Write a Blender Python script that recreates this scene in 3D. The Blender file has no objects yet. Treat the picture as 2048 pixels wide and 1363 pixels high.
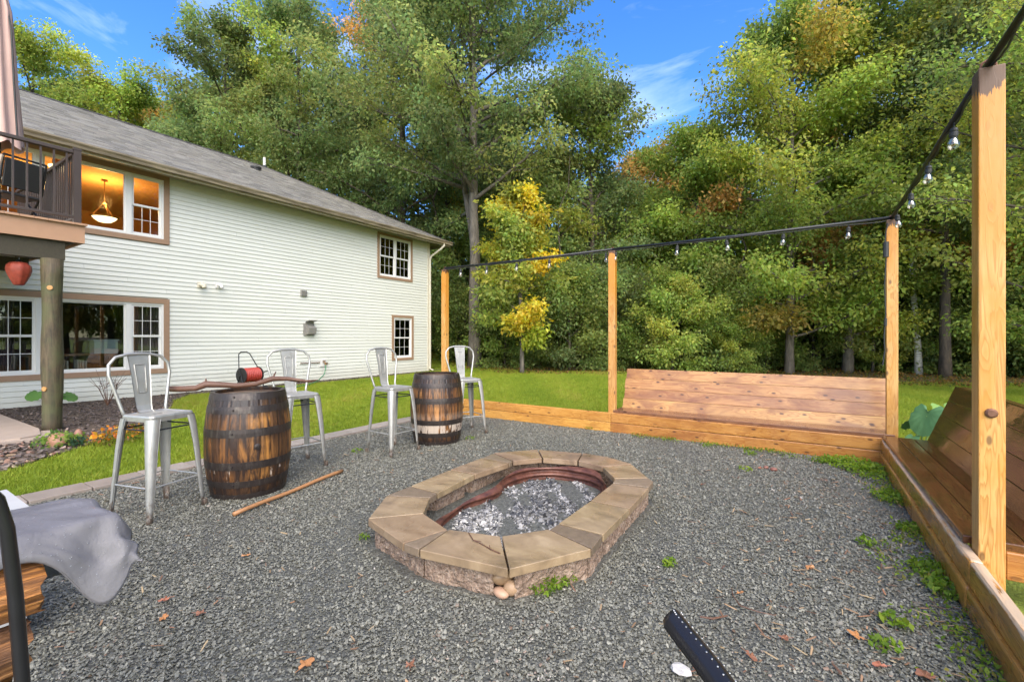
import bpy, bmesh, math, random
import numpy as np
from mathutils import Matrix, Vector, Euler

random.seed(7)
RNG = np.random.default_rng(11)
SC = bpy.context.scene
COL = SC.collection
PI = math.pi

# ------------------------------------------------------------------ camera
EYE = 1.35
YAW = math.radians(32.6)
cam = bpy.data.cameras.new('camera')
cam.lens = 16.0; cam.sensor_width = 36.0; cam.shift_y = -0.0037
cam.clip_start = 0.05; cam.clip_end = 2000
camo = bpy.data.objects.new('camera', cam); COL.objects.link(camo)
camo.location = (0, 0, EYE); camo.rotation_euler = (PI/2, 0, YAW)
SC.camera = camo

# ------------------------------------------------------------------ sky, sun, exposure
SUN_EL, SUN_AZ = math.radians(43), math.radians(140)      # azimuth clockwise from +Y
w = bpy.data.worlds.new('World'); SC.world = w; w.use_nodes = True
nt = w.node_tree; nt.nodes.clear()
out = nt.nodes.new('ShaderNodeOutputWorld'); bg = nt.nodes.new('ShaderNodeBackground')
sky = nt.nodes.new('ShaderNodeTexSky'); sky.sky_type = 'NISHITA'; sky.sun_disc = False
sky.sun_elevation = SUN_EL; sky.sun_rotation = SUN_AZ
sky.air_density = 1.0; sky.dust_density = 0.6; sky.ozone_density = 3.0
tc = nt.nodes.new('ShaderNodeTexCoord')
mp = nt.nodes.new('ShaderNodeMapping'); mp.inputs['Rotation'].default_value = (0.2, 0.1, 0.9); mp.inputs['Location'].default_value = (3.1, 0.4, 1.7)
mp.inputs['Scale'].default_value = (1.2, 3.2, 6.0)
nz = nt.nodes.new('ShaderNodeTexNoise'); nz.inputs['Scale'].default_value = 1.9
nz.inputs['Detail'].default_value = 8; nz.inputs['Roughness'].default_value = 0.58; nz.inputs['Distortion'].default_value = 0.7
rp = nt.nodes.new('ShaderNodeValToRGB')
rp.color_ramp.elements[0].position = 0.50; rp.color_ramp.elements[0].color = (0, 0, 0, 1)
rp.color_ramp.elements[1].position = 0.86; rp.color_ramp.elements[1].color = (0.27, 0.27, 0.27, 1)
mx = nt.nodes.new('ShaderNodeMix'); mx.data_type = 'RGBA'
mx.inputs['B'].default_value = (7.2, 7.6, 8.4, 1)
nt.links.new(tc.outputs['Generated'], mp.inputs['Vector']); nt.links.new(mp.outputs[0], nz.inputs['Vector'])
nt.links.new(nz.outputs['Fac'], rp.inputs[0]); nt.links.new(rp.outputs[0], mx.inputs['Factor'])
hs = nt.nodes.new('ShaderNodeHueSaturation'); hs.inputs['Saturation'].default_value = 1.30; hs.inputs['Value'].default_value = 0.76; hs.inputs['Hue'].default_value = 0.509
nt.links.new(sky.outputs[0], hs.inputs['Color']); nt.links.new(hs.outputs[0], mx.inputs['A']); nt.links.new(mx.outputs['Result'], bg.inputs['Color'])
bg.inputs['Strength'].default_value = 0.09
nt.links.new(bg.outputs[0], out.inputs[0])

sl = bpy.data.lights.new('sun', 'SUN'); sl.energy = 1.5; sl.angle = math.radians(75); sl.color = (1.0, 0.895, 0.73)
so = bpy.data.objects.new('sun', sl); COL.objects.link(so)
sd = Vector((math.sin(SUN_AZ)*math.cos(SUN_EL), math.cos(SUN_AZ)*math.cos(SUN_EL), math.sin(SUN_EL)))
so.rotation_euler = sd.to_track_quat('Z', 'Y').to_euler(); so.location = (8, -8, 20)

vs = SC.view_settings; vs.view_transform = 'Standard'; vs.look = 'None'; vs.gamma = 1; vs.use_curve_mapping = False
vs.exposure = 2.42
SC.cycles.use_denoising = True
SC.cycles.max_bounces = 6; SC.cycles.diffuse_bounces = 4; SC.cycles.glossy_bounces = 3
SC.cycles.transmission_bounces = 4; SC.cycles.transparent_max_bounces = 10
SC.cycles.use_adaptive_sampling = True; SC.cycles.adaptive_threshold = 0.02
SC.cycles.sample_clamp_indirect = 6

# ------------------------------------------------------------------ places
FW = Vector((-math.sin(YAW), math.cos(YAW), 0)); RT = Vector((math.cos(YAW), math.sin(YAW), 0))
FOC, CX, HY = 910.0, 1024.0, 674.0
def at(px, py, d):                      # a place seen from the camera at depth d (metres)
    p = d*(FW + RT*((px-CX)/FOC)); return Vector((p.x, p.y, EYE-(py-HY)/FOC*d))
def gr(px, py, z=0.0):                  # the same, on a level surface of height z
    return at(px, py, FOC*(EYE-z)/(py-HY))
def smooth(a, b, x): t = np.clip((x-a)/(b-a), 0, 1); return t*t*(3-2*t)
def terrain_z(x, y):
    x = np.asarray(x, float); y = np.asarray(y, float)
    z = 0.62*np.exp(-(((x+17.5)/4.6)**2+((y-19.5)/4.5)**2))
    z = z + 0.05*np.sin(x*0.31+1)*np.sin(y*0.27)*smooth(7.5, 14, np.hypot(x*0.6, y))
    r = np.hypot(x, y); z = z + 1.2*smooth(30, 80, r)
    return z - 0.02

# ------------------------------------------------------------------ object helpers
W = {}
def link(o, parent=None, M=None):
    COL.objects.link(o); M = M.copy() if M else Matrix.Identity(4)
    if parent is not None:
        o.parent = parent; o.matrix_parent_inverse = W[parent.name].inverted()
    o.matrix_basis = M; W[o.name] = M
    return o
def tag(o, label=None, cat=None, group=None, kind=None):
    if label: o['label'] = label
    if cat: o['category'] = cat
    if group: o['group'] = group
    if kind: o['kind'] = kind
    return o
def thing(name, label, cat, loc=(0, 0, 0), rz=0, group=None):
    o = bpy.data.objects.new(name, None); o.empty_display_size = 0.1
    link(o, None, Matrix.Translation(loc) @ Matrix.Rotation(rz, 4, 'Z'))
    return tag(o, label, cat, group)
def part(name, mesh, parent=None, M=None, mat=None, smoothf=False):
    o = bpy.data.objects.new(name, mesh)
    if mat and not mesh.materials: mesh.materials.append(mat)
    if smoothf and not mesh.get('sm'):
        mesh.polygons.foreach_set('use_smooth', [True]*len(mesh.polygons)); mesh['sm'] = 1
    if parent is not None and M is None: M = Matrix.Identity(4) if parent.name in ('house', 'deck') else W[parent.name]
    return link(o, parent, M)
def dup(root, M, label=None, group=None):
    r = root.copy(); COL.objects.link(r); r.matrix_basis = M
    if label: r['label'] = label
    if group: r['group'] = group
    W[r.name] = M
    for ch in root.children:
        c = ch.copy(); COL.objects.link(c); c.parent = r; c.matrix_parent_inverse = ch.matrix_parent_inverse.copy()
        for g in ch.children:
            d = g.copy(); COL.objects.link(d); d.parent = c; d.matrix_parent_inverse = g.matrix_parent_inverse.copy()
    return r
def TM(loc, rz=0, rx=0, ry=0):
    return Matrix.Translation(loc) @ Euler((rx, ry, rz)).to_matrix().to_4x4()

class MB:
    def __init__(s): s.v = []; s.f = []
    def add(s, vs_, fs):
        n = len(s.v); s.v += [tuple(p) for p in vs_]; s.f += [tuple(i+n for i in q) for q in fs]; return s
    def box(s, x0, x1, y0, y1, z0, z1):
        return s.add([(x0,y0,z0),(x1,y0,z0),(x1,y1,z0),(x0,y1,z0),(x0,y0,z1),(x1,y0,z1),(x1,y1,z1),(x0,y1,z1)],
                     [(0,3,2,1),(4,5,6,7),(0,1,5,4),(1,2,6,5),(2,3,7,6),(3,0,4,7)])
    def tube(s, pts, r, n=8, caps=True, up=None):
        pts = [Vector(p) for p in pts]; rs = r if hasattr(r, '__len__') else [r]*len(pts)
        rings = []; prev = None
        for i, p in enumerate(pts):
            a = pts[max(i-1, 0)]; b = pts[min(i+1, len(pts)-1)]; t = (b-a)
            t = t.normalized() if t.length > 1e-9 else Vector((0, 0, 1))
            if prev is None: u = t.cross(Vector((0, 0, 1)) if abs(t.z) < .9 else Vector((1, 0, 0))).normalized()
            else: u = (prev-t*prev.dot(t)).normalized()
            prev = u; v = t.cross(u)
            rings.append([p+(u*math.cos(2*PI*k/n)+v*math.sin(2*PI*k/n))*rs[i] for k in range(n)])
        vs_ = [q for r_ in rings for q in r_]; fs = []
        for i in range(len(pts)-1):
            for k in range(n):
                a = i*n+k; b = i*n+(k+1) % n; fs.append((a, b, b+n, a+n))
        if caps: fs += [tuple(range(n-1, -1, -1)), tuple(range((len(pts)-1)*n, len(pts)*n))]
        return s.add(vs_, fs)
    def lathe(s, prof, n=24, c=(0, 0, 0), capb=True, capt=True):
        vs_ = [(c[0]+r*math.cos(2*PI*k/n), c[1]+r*math.sin(2*PI*k/n), c[2]+z) for r, z in prof for k in range(n)]; fs = []
        for i in range(len(prof)-1):
            for k in range(n): a = i*n+k; b = i*n+(k+1) % n; fs.append((a, b, b+n, a+n))
        if capb: fs.append(tuple(range(n-1, -1, -1)))
        if capt: fs.append(tuple(range((len(prof)-1)*n, len(prof)*n)))
        return s.add(vs_, fs)
    def prism(s, poly, z0, z1):
        n = len(poly); vs_ = [(p[0], p[1], z0) for p in poly]+[(p[0], p[1], z1) for p in poly]
        return s.add(vs_, [tuple(range(n-1, -1, -1)), tuple(range(n, 2*n))]+[(i, (i+1) % n, (i+1) % n+n, i+n) for i in range(n)])
    def mesh(s, name):
        me = bpy.data.meshes.new(name); me.from_pydata(s.v, [], s.f); me.update(); return me

BOXC = {}
def boxm(sx, sy, sz, bev=0.004, seg=1):
    k = (round(sx, 3), round(sy, 3), round(sz, 3), bev, seg)
    if k in BOXC: return BOXC[k].copy()
    bm = bmesh.new(); bmesh.ops.create_cube(bm, size=1)
    for v in bm.verts: v.co = (v.co.x*sx, v.co.y*sy, v.co.z*sz)
    if bev: bmesh.ops.bevel(bm, geom=bm.edges[:], offset=bev, segments=seg, affect='EDGES', profile=0.6)
    me = bpy.data.meshes.new('board'); bm.to_mesh(me); bm.free(); BOXC[k] = me
    return me.copy()
SHB = {}
def board(name, a, b, wdt, th, mat, parent, roll=0.0, bev=0.004, seg=1, up=(0, 0, 1)):
    """A plank whose local X runs from a to b; width along local Z (towards 'up'), thickness along local Y."""
    a = Vector(a); b = Vector(b); x = (b-a).normalized(); u = Vector(up)
    z = (u-x*u.dot(x)).normalized(); y = z.cross(x)
    R = Matrix((x, y, z)).transposed().to_4x4()
    if roll: R = R @ Matrix.Rotation(roll, 4, 'X')
    k = (round((b-a).length, 3), wdt, th, bev, seg, mat.name)
    if k not in SHB: SHB[k] = boxm((b-a).length, th, wdt, bev, seg); SHB[k].materials.append(mat)
    return part(name, SHB[k], parent, Matrix.Translation((a+b)/2) @ R)

# ------------------------------------------------------------------ material helpers
class NT:
    def __init__(s, name):
        s.m = bpy.data.materials.new(name); s.m.use_nodes = True; s.t = s.m.node_tree
        s.p = s.t.nodes['Principled BSDF']; s.o = s.t.nodes['Material Output']
    def n(s, ty, **kw):
        x = s.t.nodes.new(ty)
        for k, v in kw.items(): setattr(x, k, v)
        return x
    def set(s, sock, v):
        if isinstance(v, bpy.types.NodeSocket): s.t.links.new(v, sock)
        elif isinstance(v, (tuple, list)) and len(v) == 3 and sock.type == 'RGBA': sock.default_value = (*v, 1)
        else: sock.default_value = v
    def obj(s, rand=True):
        c = s.n('ShaderNodeTexCoord').outputs['Object']
        if not rand: return c
        oi = s.n('ShaderNodeObjectInfo'); m = s.n('ShaderNodeVectorMath', operation='MULTIPLY_ADD')
        cb = s.n('ShaderNodeCombineXYZ')
        for i in range(3): s.t.links.new(s.math('MULTIPLY', oi.outputs['Random'], (37.1, 11.3, 23.7)[i]), cb.inputs[i])
        ad = s.n('ShaderNodeVectorMath', operation='ADD'); s.t.links.new(c, ad.inputs[0]); s.t.links.new(cb.outputs[0], ad.inputs[1])
        return ad.outputs[0]
    def rnd(s): return s.n('ShaderNodeObjectInfo').outputs['Random']
    def geo(s): return s.n('ShaderNodeNewGeometry').outputs['Position']
    def map(s, v, sc, rot=(0, 0, 0)):
        m = s.n('ShaderNodeMapping'); s.t.links.new(v, m.inputs['Vector']); m.inputs['Scale'].default_value = sc
        m.inputs['Rotation'].default_value = rot; return m.outputs[0]
    def noise(s, v, sc, det=4, ro=0.55, dist=0, out='Fac'):
        x = s.n('ShaderNodeTexNoise'); s.t.links.new(v, x.inputs['Vector'])
        x.inputs['Scale'].default_value = sc; x.inputs['Detail'].default_value = det
        x.inputs['Roughness'].default_value = ro; x.inputs['Distortion'].default_value = dist; return x.outputs[out]
    def voro(s, v, sc, out='Distance', rnd_=1.0, feat='F1'):
        x = s.n('ShaderNodeTexVoronoi', feature=feat); s.t.links.new(v, x.inputs['Vector'])
        x.inputs['Scale'].default_value = sc; x.inputs['Randomness'].default_value = rnd_; return x.outputs[out]
    def ramp(s, f, stops):
        x = s.n('ShaderNodeValToRGB'); s.t.links.new(f, x.inputs[0]); e = x.color_ramp.elements
        while len(e) < len(stops): e.new(0.5)
        for i, (p, c) in enumerate(stops):
            e[i].position = p; c = c if hasattr(c, '__len__') else (c, c, c); e[i].color = (*c, 1)
        return x.outputs[0]
    def mix(s, f, a, b, mode='MIX'):
        x = s.n('ShaderNodeMix', data_type='RGBA', blend_type=mode)
        s.set(x.inputs['Factor'], f); s.set(x.inputs['A'], a); s.set(x.inputs['B'], b); return x.outputs['Result']
    def math(s, op, a, b=0.0, clamp=False):
        x = s.n('ShaderNodeMath', operation=op); x.use_clamp = clamp
        s.set(x.inputs[0], a); s.set(x.inputs[1], b); return x.outputs[0]
    def sep(s, v): x = s.n('ShaderNodeSeparateXYZ'); s.t.links.new(v, x.inputs[0]); return x.outputs
    def hsv(s, c, h=0.5, sa=1.0, v=1.0):
        x = s.n('ShaderNodeHueSaturation'); s.set(x.inputs['Color'], c); s.set(x.inputs['Hue'], h)
        s.set(x.inputs['Saturation'], sa); s.set(x.inputs['Value'], v); return x.outputs[0]
    def bump(s, h, st=0.4, d=0.01):
        x = s.n('ShaderNodeBump'); s.t.links.new(h, x.inputs['Height']); x.inputs['Strength'].default_value = st
        x.inputs['Distance'].default_value = d; s.t.links.new(x.outputs[0], s.p.inputs['Normal']); return x
    def fin(s, col=None, rough=0.6, metal=0.0, spec=0.5):
        if col is not None: s.set(s.p.inputs['Base Color'], col)
        s.set(s.p.inputs['Roughness'], rough); s.set(s.p.inputs['Metallic'], metal)
        s.p.inputs['Specular IOR Level'].default_value = spec
        return s.m

def m_plain(name, col, rough=0.6, metal=0.0, var=0.12, sc=9, bump=0.0, spec=0.5):
    t = NT(name); v = t.obj()
    n = t.noise(v, sc, 5, 0.6)
    c = t.hsv(col, v=t.math('ADD', 1-var, t.math('MULTIPLY', n, 2*var)))
    if bump: t.bump(t.noise(v, sc*6, 4), bump, 0.004)
    r = t.math('ADD', rough-0.08, t.math('MULTIPLY', t.noise(v, sc*2.3, 3), 0.16))
    return t.fin(c, r, metal, spec)

def m_wood(name, light, dark, stain, rough=0.55, stain_amt=0.5, knots=1.0, ring=1.0, wet=0.0, gs=1.0):
    t = NT(name); v = t.obj()
    sp_ = t.sep(v); cb = t.n('ShaderNodeCombineXYZ'); t.t.links.new(sp_['X'], cb.inputs[0]); t.t.links.new(t.math('ADD', sp_['Z'], t.math('MULTIPLY', sp_['Y'], .8)), cb.inputs[1])
    kv = t.n('ShaderNodeTexVoronoi', voronoi_dimensions='2D'); t.t.links.new(t.map(cb.outputs[0], (3.3, 7.5, 1)), kv.inputs['Vector']); kv.inputs['Scale'].default_value = 1
    kd = kv.outputs['Distance']; kr = t.ramp(t.sep(kv.outputs['Color'])['X'], [(.62, 1.), (.68, 0.)])
    kmask = t.mix(1.0, t.ramp(kd, [(0.055, 1.0), (0.10, 0.0)]), kr, 'MULTIPLY')
    warp = t.ramp(kd, [(0.0, 1.0), (0.40, 0.0)])
    gv = t.map(v, (0.9*gs, 15*gs, 15*gs))
    g1 = t.noise(gv, 1.3, 3, 0.5, 0.6)
    rings = t.math('FRACT', t.math('ADD', t.math('MULTIPLY', g1, 9.0*ring), t.math('MULTIPLY', warp, 1.6)))
    rings = t.ramp(rings, [(0.0, 0.0), (0.5, 0.25), (0.88, 1.0), (1.0, 0.0)])
    fine = t.noise(t.map(v, (2.5, 110, 110)), 1.0, 3, 0.6)
    f = t.math('ADD', t.math('MULTIPLY', rings, 0.75), t.math('MULTIPLY', t.ramp(fine, [(.35, 0.), (.65, 1.)]), 0.35), True)
    c = t.mix(f, light, dark)
    st = t.ramp(t.noise(t.map(v, (1.3, 3.5, 3.5)), 1.4, 5, 0.62, 0.5), [(0.44, 0.0), (0.66, 1.0)])
    c = t.mix(t.math('MULTIPLY', st, stain_amt), c, stain)
    c = t.mix(t.math('MULTIPLY', kmask, knots), c, (0.07, 0.028, 0.015))
    c = t.hsv(c, v=t.math('ADD', 0.82, t.math('MULTIPLY', t.rnd(), 0.36)), h=t.math('ADD', 0.492, t.math('MULTIPLY', t.rnd(), 0.016)))
    t.bump(t.math('ADD', t.math('MULTIPLY', fine, 0.5), t.math('MULTIPLY', rings, 0.5)), 0.25, 0.003)
    r = rough
    if wet: r = t.math('SUBTRACT', rough, t.math('MULTIPLY', t.ramp(t.noise(v, 2.2, 3), [(0.35, 0.0), (0.6, 1.0)]), wet), True)
    return t.fin(c, r)

def worn_top(m):
    t = NT.__new__(NT); t.m = m; t.t = m.node_tree; t.p = t.t.nodes['Principled BSDF']
    sock = t.p.inputs['Base Color'].links[0].from_socket; v = t.obj(); z = t.sep(t.obj(False))['Z']
    g = t.math('ADD', t.math('MULTIPLY', z, 9.0), t.noise(t.map(v, (3, 40, 22)), 1.0, 5, .7))
    t.set(t.p.inputs['Base Color'], t.mix(t.ramp(g, [(.93, 0.), (1.03, .75)]), sock, (0.52, 0.42, 0.32)))
def leafy(name, attr='col', trans=0.55, rough=0.6, instancer=False, ramp=None):
    t = NT(name)
    a = t.n('ShaderNodeAttribute'); a.attribute_name = attr
    if instancer:
        a.attribute_type = 'INSTANCER'; c = t.ramp(a.outputs['Fac'], ramp)
    else: c = a.outputs['Color']
    t.set(t.p.inputs['Base Color'], c); t.p.inputs['Roughness'].default_value = rough
    t.p.inputs['Specular IOR Level'].default_value = 0.22
    tr = t.n('ShaderNodeBsdfTranslucent'); t.set(tr.inputs['Color'], t.hsv(c, v=1.5, sa=1.1))
    ms = t.n('ShaderNodeMixShader'); ms.inputs[0].default_value = trans
    t.t.links.new(t.p.outputs[0], ms.inputs[1]); t.t.links.new(tr.outputs[0], ms.inputs[2]); t.t.links.new(ms.outputs[0], t.o.inputs[0])
    return t.m

# woods
POST = m_wood('post_pine', (0.58, 0.335, 0.115), (0.36, 0.15, 0.033), (0.46, 0.19, 0.022), 0.5, 0.75, 0.7, 1.0, 0.15, 0.8)
CURB = m_wood('border_timber', (0.54, 0.27, 0.068), (0.34, 0.13, 0.026), (0.25, 0.09, 0.02), 0.40, 0.7, 0.8, 0.9, 0.2)
CURBSET = None
CEDAR = m_wood('bench_cedar', (0.44, 0.235, 0.085), (0.28, 0.115, 0.038), (0.18, 0.070, 0.032), 0.45, 0.85, 1.0, 0.6, 0.15)
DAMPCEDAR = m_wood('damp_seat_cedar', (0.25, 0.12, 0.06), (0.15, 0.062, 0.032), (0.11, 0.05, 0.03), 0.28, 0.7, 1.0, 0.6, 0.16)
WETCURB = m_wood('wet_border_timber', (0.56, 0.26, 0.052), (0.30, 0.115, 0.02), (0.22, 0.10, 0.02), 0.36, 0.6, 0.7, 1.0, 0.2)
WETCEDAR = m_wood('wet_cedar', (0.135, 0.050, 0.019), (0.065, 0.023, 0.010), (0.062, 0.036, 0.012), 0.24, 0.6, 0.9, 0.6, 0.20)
def post_stain(m):
    t = NT.__new__(NT); t.m = m; t.t = m.node_tree; t.p = t.t.nodes['Principled BSDF']
    sock = t.p.inputs['Base Color'].links[0].from_socket; v = t.obj(); x = t.sep(t.obj(False))['X']
    n = t.noise(t.map(v, (1.0, 26, 26)), 1.0, 5, .7); n2 = t.noise(t.map(v, (.6, 4, 4)), 1.3, 4, .6)
    c = t.mix(t.ramp(t.math('ADD', t.math('MULTIPLY', x, .8), t.math('MULTIPLY', n2, 1.5)), [(1.10, 0.), (1.45, .75)]) if False else t.math('MULTIPLY', t.ramp(t.math('ADD', t.math('MULTIPLY', x, .45), n2), [(.72, 0.), (.92, 1.)]), .8), sock, (0.50, 0.20, 0.02))
    c = t.mix(t.ramp(t.math('ADD', t.math('MULTIPLY', x, 1.6), t.math('MULTIPLY', n, .7)), [(.0, 0.), (1., 0.)]) if False else t.math('MULTIPLY', t.math('GREATER_THAN', t.math('ADD', x, t.math('MULTIPLY', n, .30)), 1.53), .93), c, (0.07, 0.034, 0.018))
    t.set(t.p.inputs['Base Color'], c)
post_stain(POST)
OLDPOSTX = m_wood('old_treated_post', (0.20, 0.155, 0.085), (0.10, 0.075, 0.035), (0.13, 0.12, 0.05), 0.75, 0.6, 0.4, 1.2)
DARKWOOD = m_wood('dark_framing', (0.062, 0.052, 0.03), (0.03, 0.025, 0.015), (0.045, 0.045, 0.02), 0.8, 0.5, 0.3)
t = NT('split_log'); v = t.obj()
f = t.noise(t.map(v, (2.2, 38, 38)), 1.2, 6, .72, .5); g2 = t.noise(t.map(v, (1.2, 9, 9)), 1.5, 5, .65, .8); f3 = t.noise(t.map(v, (4, 150, 150)), 1.0, 3, .6)
c = t.ramp(t.math('ADD', t.math('MULTIPLY', f, .7), t.math('MULTIPLY', f3, .3)), [(.34, (0.045, 0.02, 0.012)), (.46, (0.20, 0.085, 0.03)), (.56, (0.46, 0.20, 0.065)), (.68, (0.60, 0.33, 0.14))])
c = t.mix(t.ramp(g2, [(.42, .85), (.56, 0.)]), c, (0.075, 0.034, 0.02))
t.bump(t.math('ADD', f, t.math('MULTIPLY', f3, .4)), 1.0, .012); SPLITWOOD = t.fin(t.hsv(c, v=t.math('ADD', .35, t.math('MULTIPLY', t.rnd(), 1.0)), sa=t.math('ADD', .75, t.math('MULTIPLY', t.rnd(), .4))), .65)
BARK = m_plain('log_bark', (0.075, 0.045, 0.03), 0.85, 0, 0.4, 18, 1.0)
STICK = m_plain('stick_bark', (0.105, 0.048, 0.027), 0.45, 0, 0.5, 22, 1.0)
POLEW = m_plain('round_pole_wood', (0.33, 0.16, 0.065), 0.55, 0, 0.3, 14, 0.3)
t = NT('old_round_post'); v = t.obj()
f = t.noise(t.map(v, (16, 16, 1.6)), 1.4, 6, .7, .8); g2 = t.noise(v, 2.2, 4, .6)
c = t.ramp(f, [(.3, (0.022, 0.018, 0.010)), (.5, (0.062, 0.045, 0.022)), (.68, (0.115, 0.083, 0.045))]); c = t.mix(t.ramp(g2, [(.45, 0.), (.6, .6)]), c, (0.075, 0.085, 0.03))
t.bump(f, .6, .008); OLDPOST = t.fin(c, .7)
# metals
def m_metal(name, col, rough, var, metal=0.85):
    t = NT(name); v = t.obj()
    n = t.noise(v, 14, 5, 0.65); d = t.noise(t.map(v, (30, 30, 6)), 1, 4)
    c = t.hsv(col, v=t.math('ADD', 1-var, t.math('MULTIPLY', n, var*2)))
    c = t.mix(t.ramp(d, [(0.55, 0.0), (0.8, 0.5)]), c, (0.17, 0.15, 0.12))
    if 'stool' in name: c = t.mix(t.ramp(t.math('ADD', t.sep(t.obj(False))['Z'], t.math('MULTIPLY', n, .35)), [(.20, .8), (.30, 0.)]), c, (0.13, 0.075, 0.045))
    return t.fin(c, t.math('ADD', rough, t.math('MULTIPLY', n, 0.2)), metal)
STEEL = m_metal('galvanised_stool_steel', (0.40, 0.39, 0.355), 0.34, 0.22, 0.6)
BLACKM = m_plain('black_painted_metal', (0.02, 0.02, 0.021), 0.32, 0.3, 0.2, 20)
BLACKP = m_plain('black_rubber', (0.018, 0.018, 0.018), 0.6)
HOOP = m_metal('barrel_hoop_steel', (0.045, 0.035, 0.031), 0.30, 0.5, 0.5)
DKBROWN = m_plain('bronze_railing', (0.062, 0.044, 0.036), 0.38, 0.2, 0.2)
RUSTBOLT = m_plain('rusted_bolt', (0.17, 0.08, 0.05), 0.6, 0.5, 0.4, 60)
WHITEP = m_plain('white_vinyl', (0.62, 0.61, 0.58), 0.4, 0, 0.04)
TRIM = m_plain('tan_trim', (0.27, 0.17, 0.105), 0.6, 0, 0.12)
DECKTAN = m_plain('deck_fascia_tan', (0.36, 0.205, 0.12), 0.55, 0, 0.1)
GREYP = m_plain('grey_plastic', (0.21, 0.20, 0.18), 0.5, 0, 0.15)
BEIGEP = m_plain('beige_downspout', (0.52, 0.48, 0.38), 0.45, 0, 0.06)
REDP = m_plain('red_hose', (0.33, 0.035, 0.025), 0.45)
GREENP = m_plain('green_hose', (0.03, 0.17, 0.07), 0.4)

# ------------------------------------------------------------------ scatter of uncountable bits (geometry nodes)
def scatter(name, P, rot, scl, rnd, mat, prim):
    me = bpy.data.meshes.new(name); me.vertices.add(len(P)); me.vertices.foreach_set('co', np.asarray(P, np.float32).ravel())
    for k, a in (('rot', rot), ('scl', scl)):
        at_ = me.attributes.new(k, 'FLOAT_VECTOR', 'POINT'); at_.data.foreach_set('vector', np.asarray(a, np.float32).ravel())
    at_ = me.attributes.new('rnd', 'FLOAT', 'POINT'); at_.data.foreach_set('value', np.asarray(rnd, np.float32).ravel())
    me.materials.append(mat)
    o = part(name, me)
    g = bpy.data.node_groups.new(name+'_nodes', 'GeometryNodeTree')
    g.interface.new_socket('Geometry', in_out='INPUT', socket_type='NodeSocketGeometry')
    g.interface.new_socket('Geometry', in_out='OUTPUT', socket_type='NodeSocketGeometry')
    gi = g.nodes.new('NodeGroupInput'); go = g.nodes.new('NodeGroupOutput')
    L = g.links.new
    def xf(src, tr=(0, 0, 0), ro=(0, 0, 0), sc=(1, 1, 1)):
        t = g.nodes.new('GeometryNodeTransform'); L(src, t.inputs['Geometry'])
        t.inputs['Translation'].default_value = tr; t.inputs['Rotation'].default_value = ro; t.inputs['Scale'].default_value = sc
        return t.outputs[0]
    if prim == 'chip':
        s = g.nodes.new('GeometryNodeMeshIcoSphere'); s.inputs['Radius'].default_value = 0.5; s.inputs['Subdivisions'].default_value = 1
        sp = g.nodes.new('GeometryNodeSetPosition'); L(s.outputs[0], sp.inputs['Geometry'])
        nz_ = g.nodes.new('ShaderNodeTexNoise'); nz_.inputs['Scale'].default_value = 2.3
        sub = g.nodes.new('ShaderNodeVectorMath'); sub.operation = 'MULTIPLY_ADD'
        L(nz_.outputs['Color'], sub.inputs[0]); sub.inputs[1].default_value = (1.1, 1.1, 1.1); sub.inputs[2].default_value = (-.55, -.55, -.55)
        L(sub.outputs[0], sp.inputs['Offset']); inst = sp.outputs[0]
    elif prim == 'tuft':
        j = g.nodes.new('GeometryNodeJoinGeometry'); rr = random.Random(4)
        for i in range(7):
            c = g.nodes.new('GeometryNodeMeshCone'); c.inputs['Vertices'].default_value = 3
            c.inputs['Radius Top'].default_value = 0.0; c.inputs['Radius Bottom'].default_value = 0.05; c.inputs['Depth'].default_value = 1.0
            c.fill_type = 'NONE'
            a = rr.uniform(0, 6.28); ti = rr.uniform(0.15, 0.75)
            L(xf(c.outputs[0], (rr.uniform(-.3, .3), rr.uniform(-.3, .3), -0.03), (ti*math.cos(a), ti*math.sin(a), a), (1, 0.35, rr.uniform(.6, 1.15))), j.inputs[0])
        inst = j.outputs[0]
    sm = g.nodes.new('GeometryNodeSetMaterial'); L(inst, sm.inputs['Geometry']); sm.inputs['Material'].default_value = mat
    ip = g.nodes.new('GeometryNodeInstanceOnPoints'); L(gi.outputs[0], ip.inputs['Points']); L(sm.outputs[0], ip.inputs['Instance'])
    def na(k):
        n = g.nodes.new('GeometryNodeInputNamedAttribute'); n.data_type = 'FLOAT_VECTOR'; n.inputs['Name'].default_value = k; return n.outputs['Attribute']
    e = g.nodes.new('FunctionNodeEulerToRotation'); L(na('rot'), e.inputs[0]); L(e.outputs[0], ip.inputs['Rotation']); L(na('scl'), ip.inputs['Scale'])
    L(ip.outputs[0], go.inputs[0])
    md = o.modifiers.new('scatter', 'NODES'); md.node_group = g
    return o

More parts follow.
